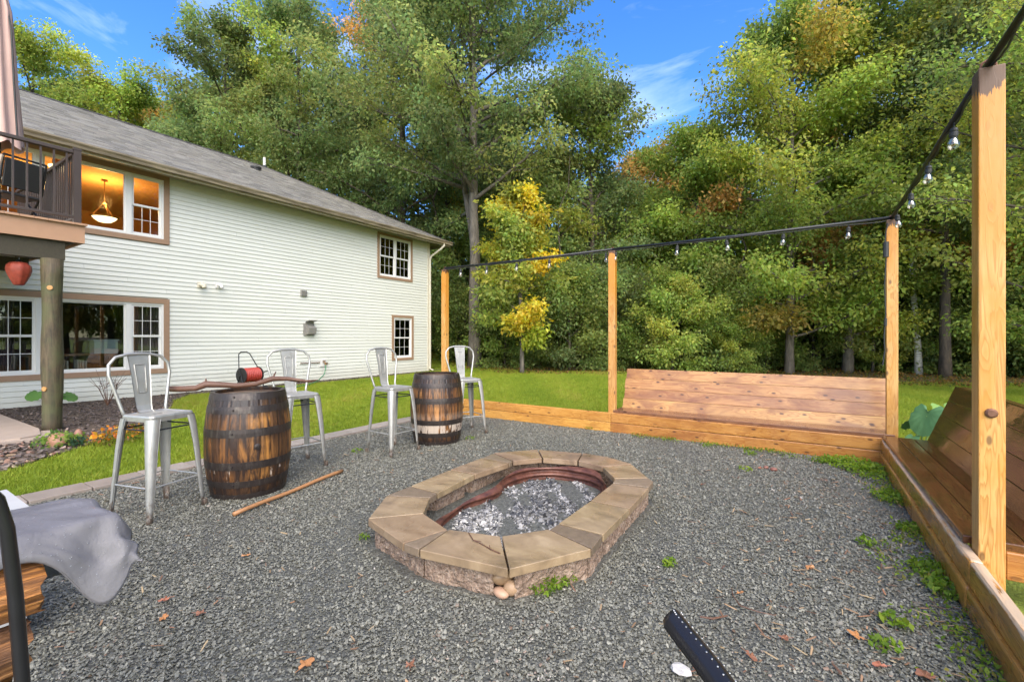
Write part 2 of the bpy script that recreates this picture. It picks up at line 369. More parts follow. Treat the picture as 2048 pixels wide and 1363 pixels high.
# ------------------------------------------------------------------ foliage builder
def leaf_mesh(name, P, size, colr, mat, up=0.5, wd=0.6, D=None):
    """one small folded leaf face per row of P"""
    n = len(P); d = RNG.normal(size=(n, 3)); d[:, 2] -= 0.25; d = d if D is None else d*.65+D*1.2; d /= np.linalg.norm(d, axis=1)[:, None]
    nn = RNG.normal(size=(n, 3)); nn[:, 2] += up*2; s = np.cross(d, nn); s /= np.linalg.norm(s, axis=1)[:, None]+1e-9
    nn = np.cross(s, d)
    sz = (size*RNG.uniform(0.5, 1.35, n))[:, None]
    V = np.empty((n, 4, 3), np.float32)
    V[:, 0] = P-d*sz*0.5; V[:, 2] = P+d*sz*0.5
    V[:, 1] = P+s*sz*wd*0.5+nn*sz*0.10; V[:, 3] = P-s*sz*wd*0.5+nn*sz*0.10
    me = bpy.data.meshes.new(name)
    me.vertices.add(4*n); me.vertices.foreach_set('co', V.ravel())
    me.loops.add(4*n); me.loops.foreach_set('vertex_index', np.arange(4*n, dtype=np.int32))
    me.polygons.add(n); me.polygons.foreach_set('loop_start', np.arange(0, 4*n, 4, dtype=np.int32))
    me.polygons.foreach_set('loop_total', np.full(n, 4, np.int32))
    me.update(calc_edges=True)
    ca = me.attributes.new('col', 'FLOAT_COLOR', 'POINT')
    c4 = np.ones((n, 4, 4), np.float32); c4[:, :, :3] = colr[:, None, :]
    ca.data.foreach_set('color', c4.ravel())
    me.materials.append(mat); return me

LEAF = leafy('tree_leaf')
GRN = dict(
    oak=[(0.185, 0.245, 0.080), (0.160, 0.220, 0.082), (0.225, 0.265, 0.084), (0.150, 0.195, 0.072)],
    maple=[(0.235, 0.31, 0.068), (0.20, 0.275, 0.068), (0.30, 0.345, 0.076), (0.21, 0.285, 0.066)],
    lime=[(0.28, 0.335, 0.074), (0.32, 0.355, 0.076), (0.24, 0.305, 0.074)],
    yellow=[(0.48, 0.42, 0.06), (0.38, 0.40, 0.065), (0.50, 0.40, 0.05), (0.32, 0.38, 0.06)],
    orange=[(0.42, 0.27, 0.09), (0.34, 0.25, 0.085), (0.36, 0.31, 0.08)],
    dark=[(0.155, 0.215, 0.065), (0.18, 0.24, 0.065), (0.205, 0.26, 0.07)])

def tree_parts(seed, H, cb, cr, pal, accent=None, acc=0.0, nl=30, leaves=26000, leaf=0.14, trunk_r=0.2, lean=(0, 0), prof='oval', sig=0.42, trunk_mat=None, fork=False, flat=0.72):
    rr = random.Random(seed); g = np.random.default_rng(seed)
    tb = MB(); n = 12
    tp = []; ox = oy = 0
    for i in range(n):
        t = i/(n-1); ox += rr.uniform(-.1, .1)*H*0.03; oy += rr.uniform(-.1, .1)*H*0.03
        tp.append(Vector((ox+lean[0]*t*H, oy+lean[1]*t*H, t*H*0.95-0.25)))
    tb.tube(tp, [trunk_r*(1.25 if i == 0 else 1)*(1-0.9*(i/(n-1))**1.1)+0.012 for i in range(n)], 9)
    leaders = [(tp, trunk_r)]
    if fork:
        k = 3; q = [tp[k].copy()]; a = rr.uniform(0, 6.28) if fork is True else fork
        for i in range(1, 9):
            q.append(q[-1]+Vector((math.cos(a)*0.30/(1+i*.18), math.sin(a)*0.30/(1+i*.18), 0.92)).normalized()*H*0.075+Vector((rr.uniform(-.1, .1), rr.uniform(-.1, .1), 0)))
        tb.tube(q, [trunk_r*0.65*(1-i/10) for i in range(9)], 7); leaders.append((q, trunk_r*.65))
    C = []; K = []
    def pos_on(path, f):
        x = f*(len(path)-1); i = min(int(x), len(path)-2); return path[i].lerp(path[i+1], x-i)
    for i in range(nl):
        f = (i+rr.random())/nl; h = cb+(0.97-cb)*f; u = f
        if prof == 'oval': pr = math.sin(PI*min(1, 0.16+0.80*u))**0.6
        elif prof == 'cone': pr = (1-u)**0.7*0.95+0.1
        else: pr = 0.55+0.5*math.sin(PI*u)*0.9 if u < .85 else 0.45
        L = cr*pr*rr.uniform(0.72, 1.1); az = i*2.39996+rr.uniform(-.4, .4)
        path, _r = leaders[i % len(leaders)] if h > 0.32 else leaders[0]
        b = pos_on(path, min(0.98, h/0.95 if path is tp else max(0.05, (h-0.25)/0.75)))
        el = rr.uniform(0.1, 0.5)+u*0.5
        d = Vector((math.cos(az)*math.cos(el), math.sin(az)*math.cos(el), math.sin(el)))
        pts = [b]
        for s in range(6):
            d = (d+Vector((rr.uniform(-.2, .2), rr.uniform(-.2, .2), rr.uniform(-.16, .12)))).normalized(); pts.append(pts[-1]+d*L/6)
        r0 = trunk_r*(0.36 if u < .5 else 0.24)
        tb.tube(pts, [r0*(1-0.85*s/6)+0.006 for s in range(7)], 5, False)
        base = pal[rr.randrange(len(pal))]
        if accent and rr.random() < acc: base = accent[rr.randrange(len(accent))]
        bb = np.array(base)*rr.uniform(0.68, 1.28)
        for s in range(2, 7):
            for _k in range(2 if s < 6 else 1):
                p = pts[s]; dd = (d+Vector((rr.uniform(-1, 1), rr.uniform(-1, 1), rr.uniform(-.35, .45)))*1.1).normalized()
                l2 = L*rr.uniform(0.18, 0.36)*(1.15-s*0.08)
                q = [p, p+dd*l2*.5+Vector((0, 0, rr.uniform(-.05, .08))), p+dd*l2]
                tb.tube(q, [r0*.32, r0*.2, 0.006], 4, False)
                for w_ in (0.35, .8, 1.15):
                    c = p+dd*l2*w_+Vector((rr.gauss(0, .16), rr.gauss(0, .16), rr.gauss(0, .1)))*(L/3)
                    C.append(c); K.append(bb*rr.uniform(0.75, 1.28))
        C.append(pts[3]); K.append(bb)
    C = np.array(C); K = np.array(K); m = len(C)
    per = g.poisson(leaves*1.75/m, m)*1; idx = np.repeat(np.arange(m), per)
    sg = sig*g.uniform(0.6, 1.25, m)[idx][:, None]*np.array([1, 1, flat])
    off = g.normal(size=(len(idx), 3)); nn_ = np.linalg.norm(off, axis=1)[:, None]+1e-6; off = off/nn_; rad_ = 1.75*g.random((len(idx), 1))**.42*(1+.12*g.normal(size=(len(idx), 1)))
    OD = off.copy(); OD[:, 2] -= .35; off = off*rad_*sg
    P = C[idx]+off
    col = K[idx]*g.uniform(0.75, 1.3, (len(idx), 1))*np.array([1, 1, 1])
    col[:, 0] *= g.uniform(0.85, 1.25, len(idx))
    P[:, 2] = np.maximum(P[:, 2], 0.08)
    return tb, P, np.clip(col, 0.004, 0.8), OD

def m_bark(name, a, b, sc=1):
    t = NT(name); v = t.obj()
    f = t.noise(t.map(v, (7*sc, 7*sc, 1.6*sc)), 1.5, 6, 0.7, 0.6)
    t.bump(f, 0.9, 0.03); return t.fin(t.ramp(f, [(0.32, a), (0.68, b)]), 0.85)
BARKG = m_bark('tree_bark_grey', (0.05, 0.043, 0.034), (0.18, 0.155, 0.12))
BARKD = m_bark('tree_bark_dark', (0.03, 0.024, 0.02), (0.11, 0.085, 0.06))
def m_birch():
    t = NT('birch_bark'); v = t.obj()
    f = t.noise(t.map(v, (3, 3, 22)), 1.2, 4, 0.6, 0.3)
    return t.fin(t.ramp(f, [(0.36, (0.06, 0.05, 0.045)), (0.45, (0.55, 0.52, 0.46)), (1, (0.62, 0.60, 0.55))]), 0.7)
BIRCH = m_birch()

def tree(name, label, loc, group=None, bark=None, leaf=0.14, up=0.5, smooth_trunk=True, **kw):
    tb, P, c, OD = tree_parts(leaf=leaf, **kw)
    x, y = loc[0], loc[1]; z = float(terrain_z(x, y))
    root = thing(name, label, 'tree' if 'tree' in name or 'oak' in name or 'birch' in name else 'shrub', (x, y, z), 0, group)
    part('trunk' if root['category'] == 'tree' else 'stems', tb.mesh('trunk'), root, None, bark or BARKG, True)
    part('crown' if root['category'] == 'tree' else 'foliage', leaf_mesh('crown', P, leaf, c, LEAF, up, .6, OD), root)
    return root

# ================================================================== THE SETTING
TLX = [-60, -30, -16.5, -12, -8.8, -5.5, -1.5, 3.0, 5.3, 12, 30, 60]
TLY = [26, 22, 18.2, 15.6, 14.4, 16.3, 17.0, 18.0, 18.8, 20.5, 22, 22]
def beyond(x, y): return np.asarray(y)-np.interp(x, TLX, TLY)
ax = np.unique(np.round(np.concatenate([np.linspace(-300, -45, 12), np.arange(-45, 32, 0.75), np.linspace(32, 300, 12)]), 3))
ay = np.unique(np.round(np.concatenate([np.linspace(-200, -12, 8), np.arange(-12, 42, 0.75), np.linspace(42, 400, 14)]), 3))
X, Y = np.meshgrid(ax, ay); Z = terrain_z(X, Y)
nx, ny = len(ax), len(ay)
V = np.stack([X.ravel(), Y.ravel(), Z.ravel()], 1)
Fq = [(j*nx+i, j*nx+i+1, (j+1)*nx+i+1, (j+1)*nx+i) for j in range(ny-1) for i in range(nx-1)]
me = bpy.data.meshes.new('ground'); me.from_pydata(V.tolist(), [], Fq); me.update()
zn = me.attributes.new('wood', 'FLOAT', 'POINT'); zn.data.foreach_set('value', smooth(-0.6, 0.9, beyond(X, Y)).ravel().astype(np.float32))
t = NT('ground_cover'); v = t.geo()
a = t.n('ShaderNodeAttribute'); a.attribute_name = 'wood'
n1 = t.noise(v, 0.9, 5, 0.6); n2 = t.noise(v, 14, 4, 0.7)
gcol = t.mix(n1, (0.15, 0.21, 0.022), (0.24, 0.28, 0.04)); gcol = t.hsv(gcol, v=t.math('ADD', 0.6, t.math('MULTIPLY', n2, 0.8)))
fcol = t.mix(t.noise(v, 9, 6, 0.7), (0.05, 0.03, 0.015), (0.12, 0.09, 0.03))
t.bump(t.noise(v, 45, 3), 0.6, 0.02)
GROUND = t.fin(t.mix(t.math('ADD', a.outputs['Fac'], t.math('MULTIPLY', t.math('SUBTRACT', n2, 0.5), 0.5), True), gcol, fcol), 0.9)
tag(part('ground', me, None, None, GROUND, True), kind='structure')

# gravel court: a bed sheet and its loose chips
t = NT('gravel_bed'); v = t.geo()
t.bump(t.voro(v, 70), 0.8, 0.01)
GBED = t.fin(t.ramp(t.voro(v, 70, 'Color'), [(0.2, (0.065, 0.065, 0.055)), (0.9, (0.14, 0.14, 0.12))]), 0.6)
tag(part('gravel_court', MB().box(-5.27, 0.70, -3.0, 6.20, -0.08, -0.002).mesh('gravel_court'), None, None, GBED), kind='structure')

PITC = Vector((-1.82, 3.05, 0))
def pc(cx_, cy_, z=0.18):                # pit points
    return gr(700+cx_*0.32227, 860+cy_*0.32227, z)
OUTP = [pc(*p) for p in [(110,548),(328,712),(425,737),(983,860),(1500,735),(1570,650),(1740,485),(1885,318),(1750,210),(1600,165),(1442,140),(1165,118),(890,140),(820,170),(618,244),(375,345),(225,405)]]
INP = [pc(*p) for p in [(460,515),(500,415),(548,388),(790,275),(1010,190),(1195,172),(1415,190),(1568,228),(1640,300),(1490,435),(1290,580),(1235,612),(935,655),(612,610)]]
def inside(px, py, poly):
    r = np.zeros(len(px), bool); n = len(poly)
    for i in range(n):
        x1, y1 = poly[i][0], poly[i][1]; x2, y2 = poly[(i+1) % n][0], poly[(i+1) % n][1]
        c = ((y1 > py) != (y2 > py)) & (px < (x2-x1)*(py-y1)/(y2-y1+1e-12)+x1); r ^= c
    return r
def fan(N, d0, d1, rmax=1.22, pw=1.0):
    d = d0+(d1-d0)*RNG.random(N)**pw; r = RNG.uniform(-rmax, rmax, N)
    return d*(FW.x+r*RT.x), d*(FW.y+r*RT.y), d
def mottled(x, y, s, seed=0):
    return 0.5+0.25*np.sin(x*s+seed)*np.cos(y*s*1.3+seed*2)+0.25*np.sin(x*s*2.7+y*s*1.9+seed)

x, y, d = fan(700000, 0.8, 9.2, rmax=1.5, pw=0.75)
k = (x > -5.26) & (x < 0.70) & (y > -1) & (y < 6.2) & ~inside(x, y, OUTP)
x, y, d = x[k], y[k], d[k]; n = len(x); print('chips', n)
s = RNG.uniform(0.006, 0.0165, n)*(1+0.05*d)
big = RNG.random(n) < 0.07; s[big] *= 1.6
fine_ = (RNG.random(n) < np.clip(.9*(mottled(x, y, 1.9, 7)-.62)*3, 0, .7)); s[fine_] *= .55
rn = np.clip(RNG.random(n)**1.05*.93+.16*(mottled(x, y, 1.3, 2)-.5)+.10*(mottled(x, y, 4.1, 5)-.5), 0, 1)*(RNG.random(n) < .985)+0; rn[rn == 0] = RNG.random((rn == 0).sum())
zz = 0.001+RNG.uniform(0, 0.005, n)+0.006*mottled(x, y, 2.3)
scl = np.stack([s, s*RNG.uniform(.55, .9, n), s*RNG.uniform(.22, .45, n)], 1)
rot = np.stack([RNG.normal(0, .38, n), RNG.normal(0, .38, n), RNG.uniform(0, 6.28, n)], 1)
t = NT('slate_chips'); a = t.n('ShaderNodeAttribute'); a.attribute_name = 'rnd'; a.attribute_type = 'INSTANCER'
c = t.ramp(a.outputs['Fac'], [(0, (0.088, 0.086, 0.069)), (0.35, (0.142, 0.139, 0.112)), (0.7, (0.188, 0.184, 0.148)), (0.93, (0.235, 0.228, 0.185)), (0.965, (0.16, 0.10, 0.065)), (0.99, (0.42, 0.38, 0.33))])
CHIP = t.fin(c, 0.42, 0, 0.45)
tag(scatter('gravel', np.stack([x, y, zz], 1), rot, scl, rn, CHIP, 'chip'), 'dark grey wet slate chips covering the whole court', None, None, 'stuff')

# planting bed (ring of rock mulch along the house) and concrete walk
BED = [(-12.5, -2), (-12.5, 13.4), (-12.12, 13.4), (-12.1, 4.9), (-11.2, 4.25), (-9.9, 3.7), (-8.74, 3.19), (-7.93, 2.37), (-7.27, 1.67), (-6.78, 1.15), (-6.5, 0.2), (-6.4, -2)]
t = NT('bed_soil'); v = t.geo()
t.bump(t.noise(v, 30, 5, 0.7), 0.8, 0.02)
SOIL = t.fin(t.ramp(t.noise(v, 25, 5, 0.7), [(0.3, (0.03, 0.02, 0.013)), (0.7, (0.12, 0.085, 0.06))]), 0.9)
tag(part('planting_bed', MB().prism(BED, -0.06, 0.012).mesh('planting_bed'), None, None, SOIL), kind='structure')
tag(part('far_bed', MB().prism([(-12.1, 13.4), (-12.1, 13.9), (-14.5, 16.4), (-15.5, 15.6), (-13.0, 13.4)], -0.06, 0.06).mesh('far_bed'), None, None, SOIL), kind='structure')
PATHP = [(-12.5, 1.78), (-12.5, -2), (-8.55, -2), (-8.42, 1.15), (-8.36, 1.5), (-8.45, 1.70), (-9.0, 1.80)]
CONC = m_plain('walk_concrete', (0.34, 0.27, 0.22), 0.65, 0, 0.22, 3, 0.3)
me = MB().prism(PATHP, -0.05, 0.075).mesh('path')
tag(part('concrete_walk', me, None, None, CONC), kind='structure')
tag(part('walk_edge', MB().prism([(-8.75, -2), (-8.42, -2), (-8.30, 1.2), (-8.28, 1.60), (-8.40, 1.79), (-8.85, 1.88), (-8.9, 1.80), (-8.5, 1.68), (-8.42, 1.3)], -0.05, 0.055).mesh('walk_edge'), None, None, CONC), kind='structure')

x, y, d = fan(60000, 4.0, 19, rmax=1.2, pw=1.0)
k = inside(x, y, BED) & ~inside(x, y, PATHP); x, y, d = x[k], y[k], d[k]
k = (RNG.random(len(x)) < 0.85); x, y = x[k], y[k]; n = len(x)
edge = smooth(-9.6, -7.4, x)*smooth(2.6, 1.2, y-0*x)
s = RNG.uniform(0.02, 0.055, n)*(1+0.8*edge)
scl = np.stack([s, s*RNG.uniform(.5, .9, n), s*RNG.uniform(.3, .6, n)], 1)
rot = np.stack([RNG.normal(0, .3, n), RNG.normal(0, .3, n), RNG.uniform(0, 6.28, n)], 1)
rn = np.clip(RNG.random(n)*0.72+0.28*edge, 0, 1)
t = NT('rock_mulch'); a = t.n('ShaderNodeAttribute'); a.attribute_name = 'rnd'; a.attribute_type = 'INSTANCER'
c = t.ramp(a.outputs['Fac'], [(0, (0.035, 0.024, 0.02)), (0.3, (0.085, 0.065, 0.055)), (0.45, (0.15, 0.115, 0.10)), (0.55, (0.05, 0.04, 0.035)), (0.7, (0.20, 0.15, 0.12)), (0.85, (0.20, 0.10, 0.07)), (0.93, (0.36, 0.27, 0.17)), (1, (0.12, 0.10, 0.09))])
tag(scatter('rock_mulch', np.stack([x, y, 0.018+RNG.uniform(0, .015, n)], 1), rot, scl, rn, t.fin(c, 0.5), 'chip'), 'brown and tan stone mulch in the bed along the house', None, None, 'stuff')

# grass
x, y, d = fan(480000, 3.6, 26, rmax=1.42, pw=1.0)
be = beyond(x, y)
k = (be < 0.6) & ~((x > -5.56) & (x < 1.3) & (y < 6.3)) & ~inside(x, y, BED) & ~inside(x, y, PATHP) & ~((x < -12.5) & (y < 13.5)) & ~((x > -2.3) & (x < 0.9) & (y < 6.75) & (y > 6)) & ~((x > .7) & (x < 1.4) & (y < 6.3))
x, y, d, be = x[k], y[k], d[k], be[k]; n = len(x); print('tufts', n)
hgt = RNG.uniform(0.035, 0.07, n)*(1+0.025*d)
brown = np.clip(smooth(-1.6, 0.6, be)*0.75+smooth(-11.2, -12.3, x)*(y < 6)*0.5+0.55*(mottled(x, y, 0.8, 3) > 0.80), 0, 1)
dry_near_bed = np.exp(-((x+10.3)**2+(y-4.3)**2)/1.3); brown = np.clip(brown+dry_near_bed*0.9, 0, 1)
rn = np.clip(0.42+0.25*(mottled(x, y, 1.1, 1)-.5)+RNG.normal(0, .13, n)+0.45*brown*RNG.random(n), 0, 1)
scl = np.stack([hgt*1.5, hgt*1.5, hgt], 1)
rot = np.stack([RNG.normal(0, .15, n), RNG.normal(0, .15, n), RNG.uniform(0, 6.28, n)], 1)
GRASSM = leafy('grass_blades', 'rnd', 0.35, 0.5, True, [(0, (0.11, 0.18, 0.014)), (0.4, (0.23, 0.31, 0.026)), (0.62, (0.33, 0.37, 0.04)), (0.8, (0.33, 0.28, 0.06)), (1, (0.34, 0.22, 0.09))])
tag(scatter('grass', np.stack([x, y, terrain_z(x, y)+0.004], 1), rot, scl, rn, GRASSM, 'tuft'), 'bright green mown lawn grass around the court and up to the trees', None, None, 'stuff')

# paver kerb on the left of the court
t = NT('paver'); v = t.obj()
c = t.mix(t.noise(v, 5, 5, 0.65), (0.19, 0.155, 0.13), (0.33, 0.28, 0.24)); c = t.hsv(c, v=t.math('ADD', 0.85, t.math('MULTIPLY', t.rnd(), 0.3)))
t.bump(t.noise(v, 60, 4), 0.35, 0.004); PAVER = t.fin(c, 0.42)
kb = thing('paver_edging', 'pale tan paver edging strip between the lawn and the gravel', 'edging', (-5.40, 2, 0))
yy = -1.0; pm = boxm(0.27, 0.392, 0.09, 0.008, 2); pm.materials.append(PAVER)
while yy < 6.1:
    part('paver', pm, kb, TM((-5.40+random.uniform(-.004, .004), yy+.2, -0.018+random.uniform(-.003, .004)), random.uniform(-.008, .008))); yy += 0.398

# ================================================================== THE HOUSE
WX = -12.5; YC = 13.434
house = thing('house', 'two storey house with cream lap siding and grey shingle hip roof', 'house', (WX, 6, 0))
OPEN = [(1.74, 4.646, 3.50, 5.083), (1.74, 4.646, 0.52, 2.23), (10.82, 12.50, 3.42, 5.03), (11.48, 12.555, 0.50, 2.155)]
t = NT('cream_siding'); v = t.geo()
n1 = t.noise(t.map(v, (0.4, 0.4, 1.4)), 1.0, 5, 0.6)
c = t.mix(n1, (0.52, 0.525, 0.47), (0.61, 0.612, 0.555)); c = t.mix(t.math('MULTIPLY', t.ramp(t.math('ADD', t.sep(v)['Z'], t.math('MULTIPLY', t.noise(t.map(v, (1, 3, 1)), 1.5, 5, .7), .5)), [(.30, 1.), (.75, 0.)]), .35), c, (0.33, 0.31, 0.22)); c = t.hsv(c, v=t.math('ADD', 0.97, t.math('MULTIPLY', t.rnd(), 0.06)))
SIDING = t.fin(c, 0.45)
SHEATH = m_plain('sheathing', (0.30, 0.28, 0.22), 0.8)
mb = MB(); ys = sorted({-4.0, YC, *[o[0]+.06 for o in OPEN], *[o[1]-.06 for o in OPEN]})
for y0, y1 in zip(ys[:-1], ys[1:]):
    cuts = sorted([(o[2]+.06, o[3]-.06) for o in OPEN if o[0]+.05 < (y0+y1)/2 < o[1]-.05]); z = -0.1
    for c0, c1 in cuts: mb.box(WX-0.15, WX, y0, y1, z, c0); z = c1
    mb.box(WX-0.15, WX, y0, y1, z, 5.12)
mb.box(-21.5, WX-0.15, YC-0.15, YC, -0.1, 5.12); mb.box(-21.5, -21.35, -4.0, YC-.15, -0.1, 5.12); mb.box(-21.35, WX-.15, -4.0, -3.85, -0.1, 5.12)
part('wall', mb.mesh('wall'), house, None, SHEATH)
part('foundation', MB().box(WX-.2, WX+0.004, -4, YC+.004, -0.2, 0.02).mesh('foundation'), house, None, m_plain('foundation_brown', (0.16, 0.10, 0.07), 0.8))
CH = 0.1016; sid = {}
for i in range(50):
    z0 = 0.022+i*CH; zm = z0+CH*.5; segs = [(-4.0, YC-0.1)]
    for o in OPEN:
        if o[2]+.01 < zm < o[3]-.01:
            ns = []
            for a_, b_ in segs:
                if o[0] < b_ and o[1] > a_:
                    if o[0]-a_ > .02: ns.append((a_, o[0]+.02))
                    if b_-o[1] > .02: ns.append((o[1]-.02, b_))
                else: ns.append((a_, b_))
            segs = ns
    cut = []
    for a_, b_ in segs:
        j_ = -4.0+((i*1.47+.4) % 3.66)
        while j_ < b_:
            if a_+.3 < j_ < b_-.3: cut.append((a_, j_-.0012)); a_ = j_+.0012
            j_ += 3.66
        cut.append((a_, b_))
    for a_, b_ in cut:
        L_ = round(b_-a_, 3)
        if L_ not in sid:
            h = L_/2; m_ = MB().add([(-.0, -h, 0), (.015, -h, 0), (.019, -h, .005), (.003, -h, .1016), (0, -h, .1016), (0, h, 0), (.015, h, 0), (.019, h, .005), (.003, h, .1016), (0, h, .1016)],
                                    [(0, 1, 2, 3, 4), (9, 8, 7, 6, 5), (1, 0, 5, 6), (2, 1, 6, 7), (3, 2, 7, 8), (4, 3, 8, 9)]).mesh('siding'); m_.materials.append(SIDING); sid[L_] = m_
        part('siding_board', sid[L_], house, TM((WX+random.uniform(0, .0012), (a_+b_)/2, z0)))
part('corner_trim', MB().box(WX, WX+.03, YC-.1, YC+.03, 0.02, 5.1).mesh('corner_trim'), house, None, BEIGEP)

# windows
t = NT('window_glass'); tr = t.n('ShaderNodeBsdfTransparent'); gl = t.n('ShaderNodeBsdfGlossy'); gl.inputs['Roughness'].default_value = 0.01
fr = t.n('ShaderNodeFresnel'); fr.inputs[0].default_value = 1.55; ms = t.n('ShaderNodeMixShader')
tr.inputs[0].default_value = (0.86, 0.88, 0.86, 1)
t.t.links.new(t.math('ADD', t.math('MULTIPLY', fr.outputs[0], 1.15), 0.02, True), ms.inputs[0]); t.t.links.new(tr.outputs[0], ms.inputs[1]); t.t.links.new(gl.outputs[0], ms.inputs[2]); t.t.links.new(ms.outputs[0], t.o.inputs[0])
GLASS = t.m
def frame_boxes(mb, y0, y1, z0, z1, x0, x1, w_):
    mb.box(x0, x1, y0, y1, z0, z0+w_); mb.box(x0, x1, y0, y1, z1-w_, z1)
    mb.box(x0, x1, y0, y0+w_, z0+w_, z1-w_); mb.box(x0, x1, y1-w_, y1, z0+w_, z1-w_)
def pane(y0, y1, z0, z1, x, par):
    part('pane', MB().box(x-.003, x+.003, y0, y1, z0, z1).mesh('pane'), par, None, GLASS)
def double_hung(par, y0, y1, z0, z1, cols=3, rows=2, top_open=False):
    for k_, (a0, a1, xo) in enumerate([(z0, (z0+z1)/2+.02, 0.0), ((z0+z1)/2-.02, z1, 0.022)]):
        m_ = MB(); x0 = WX-.045+xo; x1 = x0+.020
        frame_boxes(m_, y0, y1, a0, a1, x0, x1, .045)
        part('sash', m_.mesh('sash'), par, None, WHITEP)
        pane(y0+.045, y1-.045, a0+.045, a1-.045, x0+.010, par)
        if not (top_open and k_ == 1):
            g_ = MB(); iy0, iy1, iz0, iz1 = y0+.045, y1-.045, a0+.045, a1-.045
            for c_ in range(1, cols): yc_ = iy0+(iy1-iy0)*c_/cols; g_.box(x0+.014, x0+.0185, yc_-.0055, yc_+.0055, iz0, iz1)
            for r_ in range(1, rows):
                zc_ = iz0+(iz1-iz0)*r_/rows
                for c_ in range(cols): g_.box(x0+.0145, x0+.018, iy0+(iy1-iy0)*c_/cols+.008*(c_ > 0), iy0+(iy1-iy0)*(c_+1)/cols-.008*(c_ < cols-1), zc_-.0055, zc_+.0055)
            part('muntin_grid', g_.mesh('muntin_grid'), par, None, WHITEP)
def win_trim(o, tw=.11):
    y0, y1, z0, z1 = o
    for nm, b_ in (('window_trim', (y0, y1, z0, z0+tw)), ('window_trim', (y0, y1, z1-tw, z1)), ('window_trim', (y0, y0+tw, z0+tw, z1-tw)), ('window_trim', (y1-tw, y1, z0+tw, z1-tw))):
        part(nm, MB().box(WX+.001, WX+.040, *b_).mesh('window_trim'), house, None, TRIM)
for o in OPEN: win_trim(o, 0.11 if o[0] < 5 else 0.09)
for (z0, z1, topo) in ((3.61, 4.975, True), (0.63, 2.12, False)):
    wf = MB(); frame_boxes(wf, 1.85, 4.536, z0, z1, WX-.06, WX+.020, .04)
    for yc_ in (2.50, 3.89): wf.box(WX-.06, WX+.018, yc_-.05, yc_+.05, z0+.04, z1-.04)
    wn = part('window', wf.mesh('window_frame'), house, None, WHITEP)
    wn['label'] = 'lit picture window between two sashes' if topo else 'wide ground floor window with dark glass'
    double_hung(wn, 1.89, 2.45, z0+.04, z1-.04, 3, 2, topo)
    double_hung(wn, 3.94, 4.496, z0+.04, z1-.04, 3, 2, topo)
    pf = MB(); frame_boxes(pf, 2.55, 3.84, z0+.04, z1-.04, WX-.05, WX-.01, .03); part('sash', pf.mesh('sash'), wn, None, WHITEP)
    pane(2.58, 3.81, z0+.07, z1-.07, WX-.03, wn)
wf = MB(); frame_boxes(wf, 10.91, 12.41, 3.51, 4.94, WX-.06, WX+.020, .04); wf.box(WX-.06, WX+.018, 11.63, 11.69, 3.55, 4.90)
wn = part('window', wf.mesh('window_frame'), house, None, WHITEP); double_hung(wn, 10.95, 11.63, 3.55, 4.90); double_hung(wn, 11.69, 12.37, 3.55, 4.90)
wf = MB(); frame_boxes(wf, 11.57, 12.465, 0.59, 2.065, WX-.06, WX+.020, .04)
wn = part('window', wf.mesh('window_frame'), house, None, WHITEP); double_hung(wn, 11.61, 12.425, 0.63, 2.025)
# rooms behind the glass
UPW = m_plain('upper_room_paint', (0.60, 0.34, 0.13), 0.85, 0, 0.05)
LOW = m_plain('lower_room_paint', (0.12, 0.10, 0.085), 0.9)
CURT = m_plain('curtain_cloth', (0.16, 0.12, 0.13), 0.9)
mb = MB(); mb.box(-18.0, -17.9, 0.6, 6.6, 2.9, 5.1); mb.box(-17.9, WX-.16, 0.5, 0.6, 2.9, 5.1); mb.box(-17.9, WX-.16, 6.5, 6.6, 2.9, 5.1); mb.box(-17.9, WX-.16, 0.6, 6.5, 5.09, 5.14)
part('upper_room', mb.mesh('upper_room'), house, None, UPW)
mb = MB(); mb.box(-18.0, -17.9, 0.6, YC-.2, 0.05, 2.75); mb.box(-21, WX-.151, -3.8, YC-.16, 2.75, 2.9); mb.box(-21, WX-.151, -3.8, YC-.16, 0.0, 0.05); mb.box(-17.9, WX-.16, 0.5, 0.6, .05, 2.75)
mb.box(-14.3, -14.2, 7, YC-.2, 0.05, 5.1)
part('lower_room', mb.mesh('lower_room'), house, None, LOW)
def curtain(y0, y1, z0, z1, x=-12.72):
    n_ = 30; vs_ = []
    for i in range(n_+1):
        yy_ = y0+(y1-y0)*i/n_; xx_ = x+0.03*math.sin(i*1.7)
        vs_ += [(xx_, yy_, z0), (xx_, yy_, z1)]
    part('curtain', MB().add(vs_, [(2*i, 2*i+2, 2*i+3, 2*i+1) for i in range(n_)]).mesh('curtain'), house, None, CURT)
curtain(4.0, 4.55, 0.6, 2.15); curtain(1.8, 2.2, 0.6, 2.15); curtain(10.9, 12.45, 3.5, 5.0); curtain(11.55, 12.5, 0.55, 2.1)
pl = thing('pendant_lamp', 'lit bowl pendant lamp glowing inside the upper picture window', 'lamp', (-14.0, 3.9, 4.2))
BRASS = m_plain('lamp_bronze', (0.25, 0.13, 0.05), 0.35, 0.8)
t = NT('lamp_bowl_glass'); t.p.inputs['Emission Color'].default_value = (1, 0.72, 0.36, 1); t.p.inputs['Emission Strength'].default_value = 1.0; BOWL = t.fin((0.8, 0.6, 0.35), 0.4)
part('bowl', MB().lathe([(0.02, -.13), (0.12, -.11), (0.2, -.05), (0.235, 0.0), (0.225, 0.0), (0.19, -.04), (0.02, -.11)], 24, capb=False, capt=False).mesh('bowl'), pl, None, BOWL, True)
part('rim', MB().lathe([(0.236, -0.012), (0.27, 0.0), (0.27, 0.012), (0.232, 0.012)], 24, capb=False, capt=False).mesh('rim'), pl, None, BRASS, True)
m_ = MB().tube([(0, 0, .3), (0, 0, .88)], .009, 6)
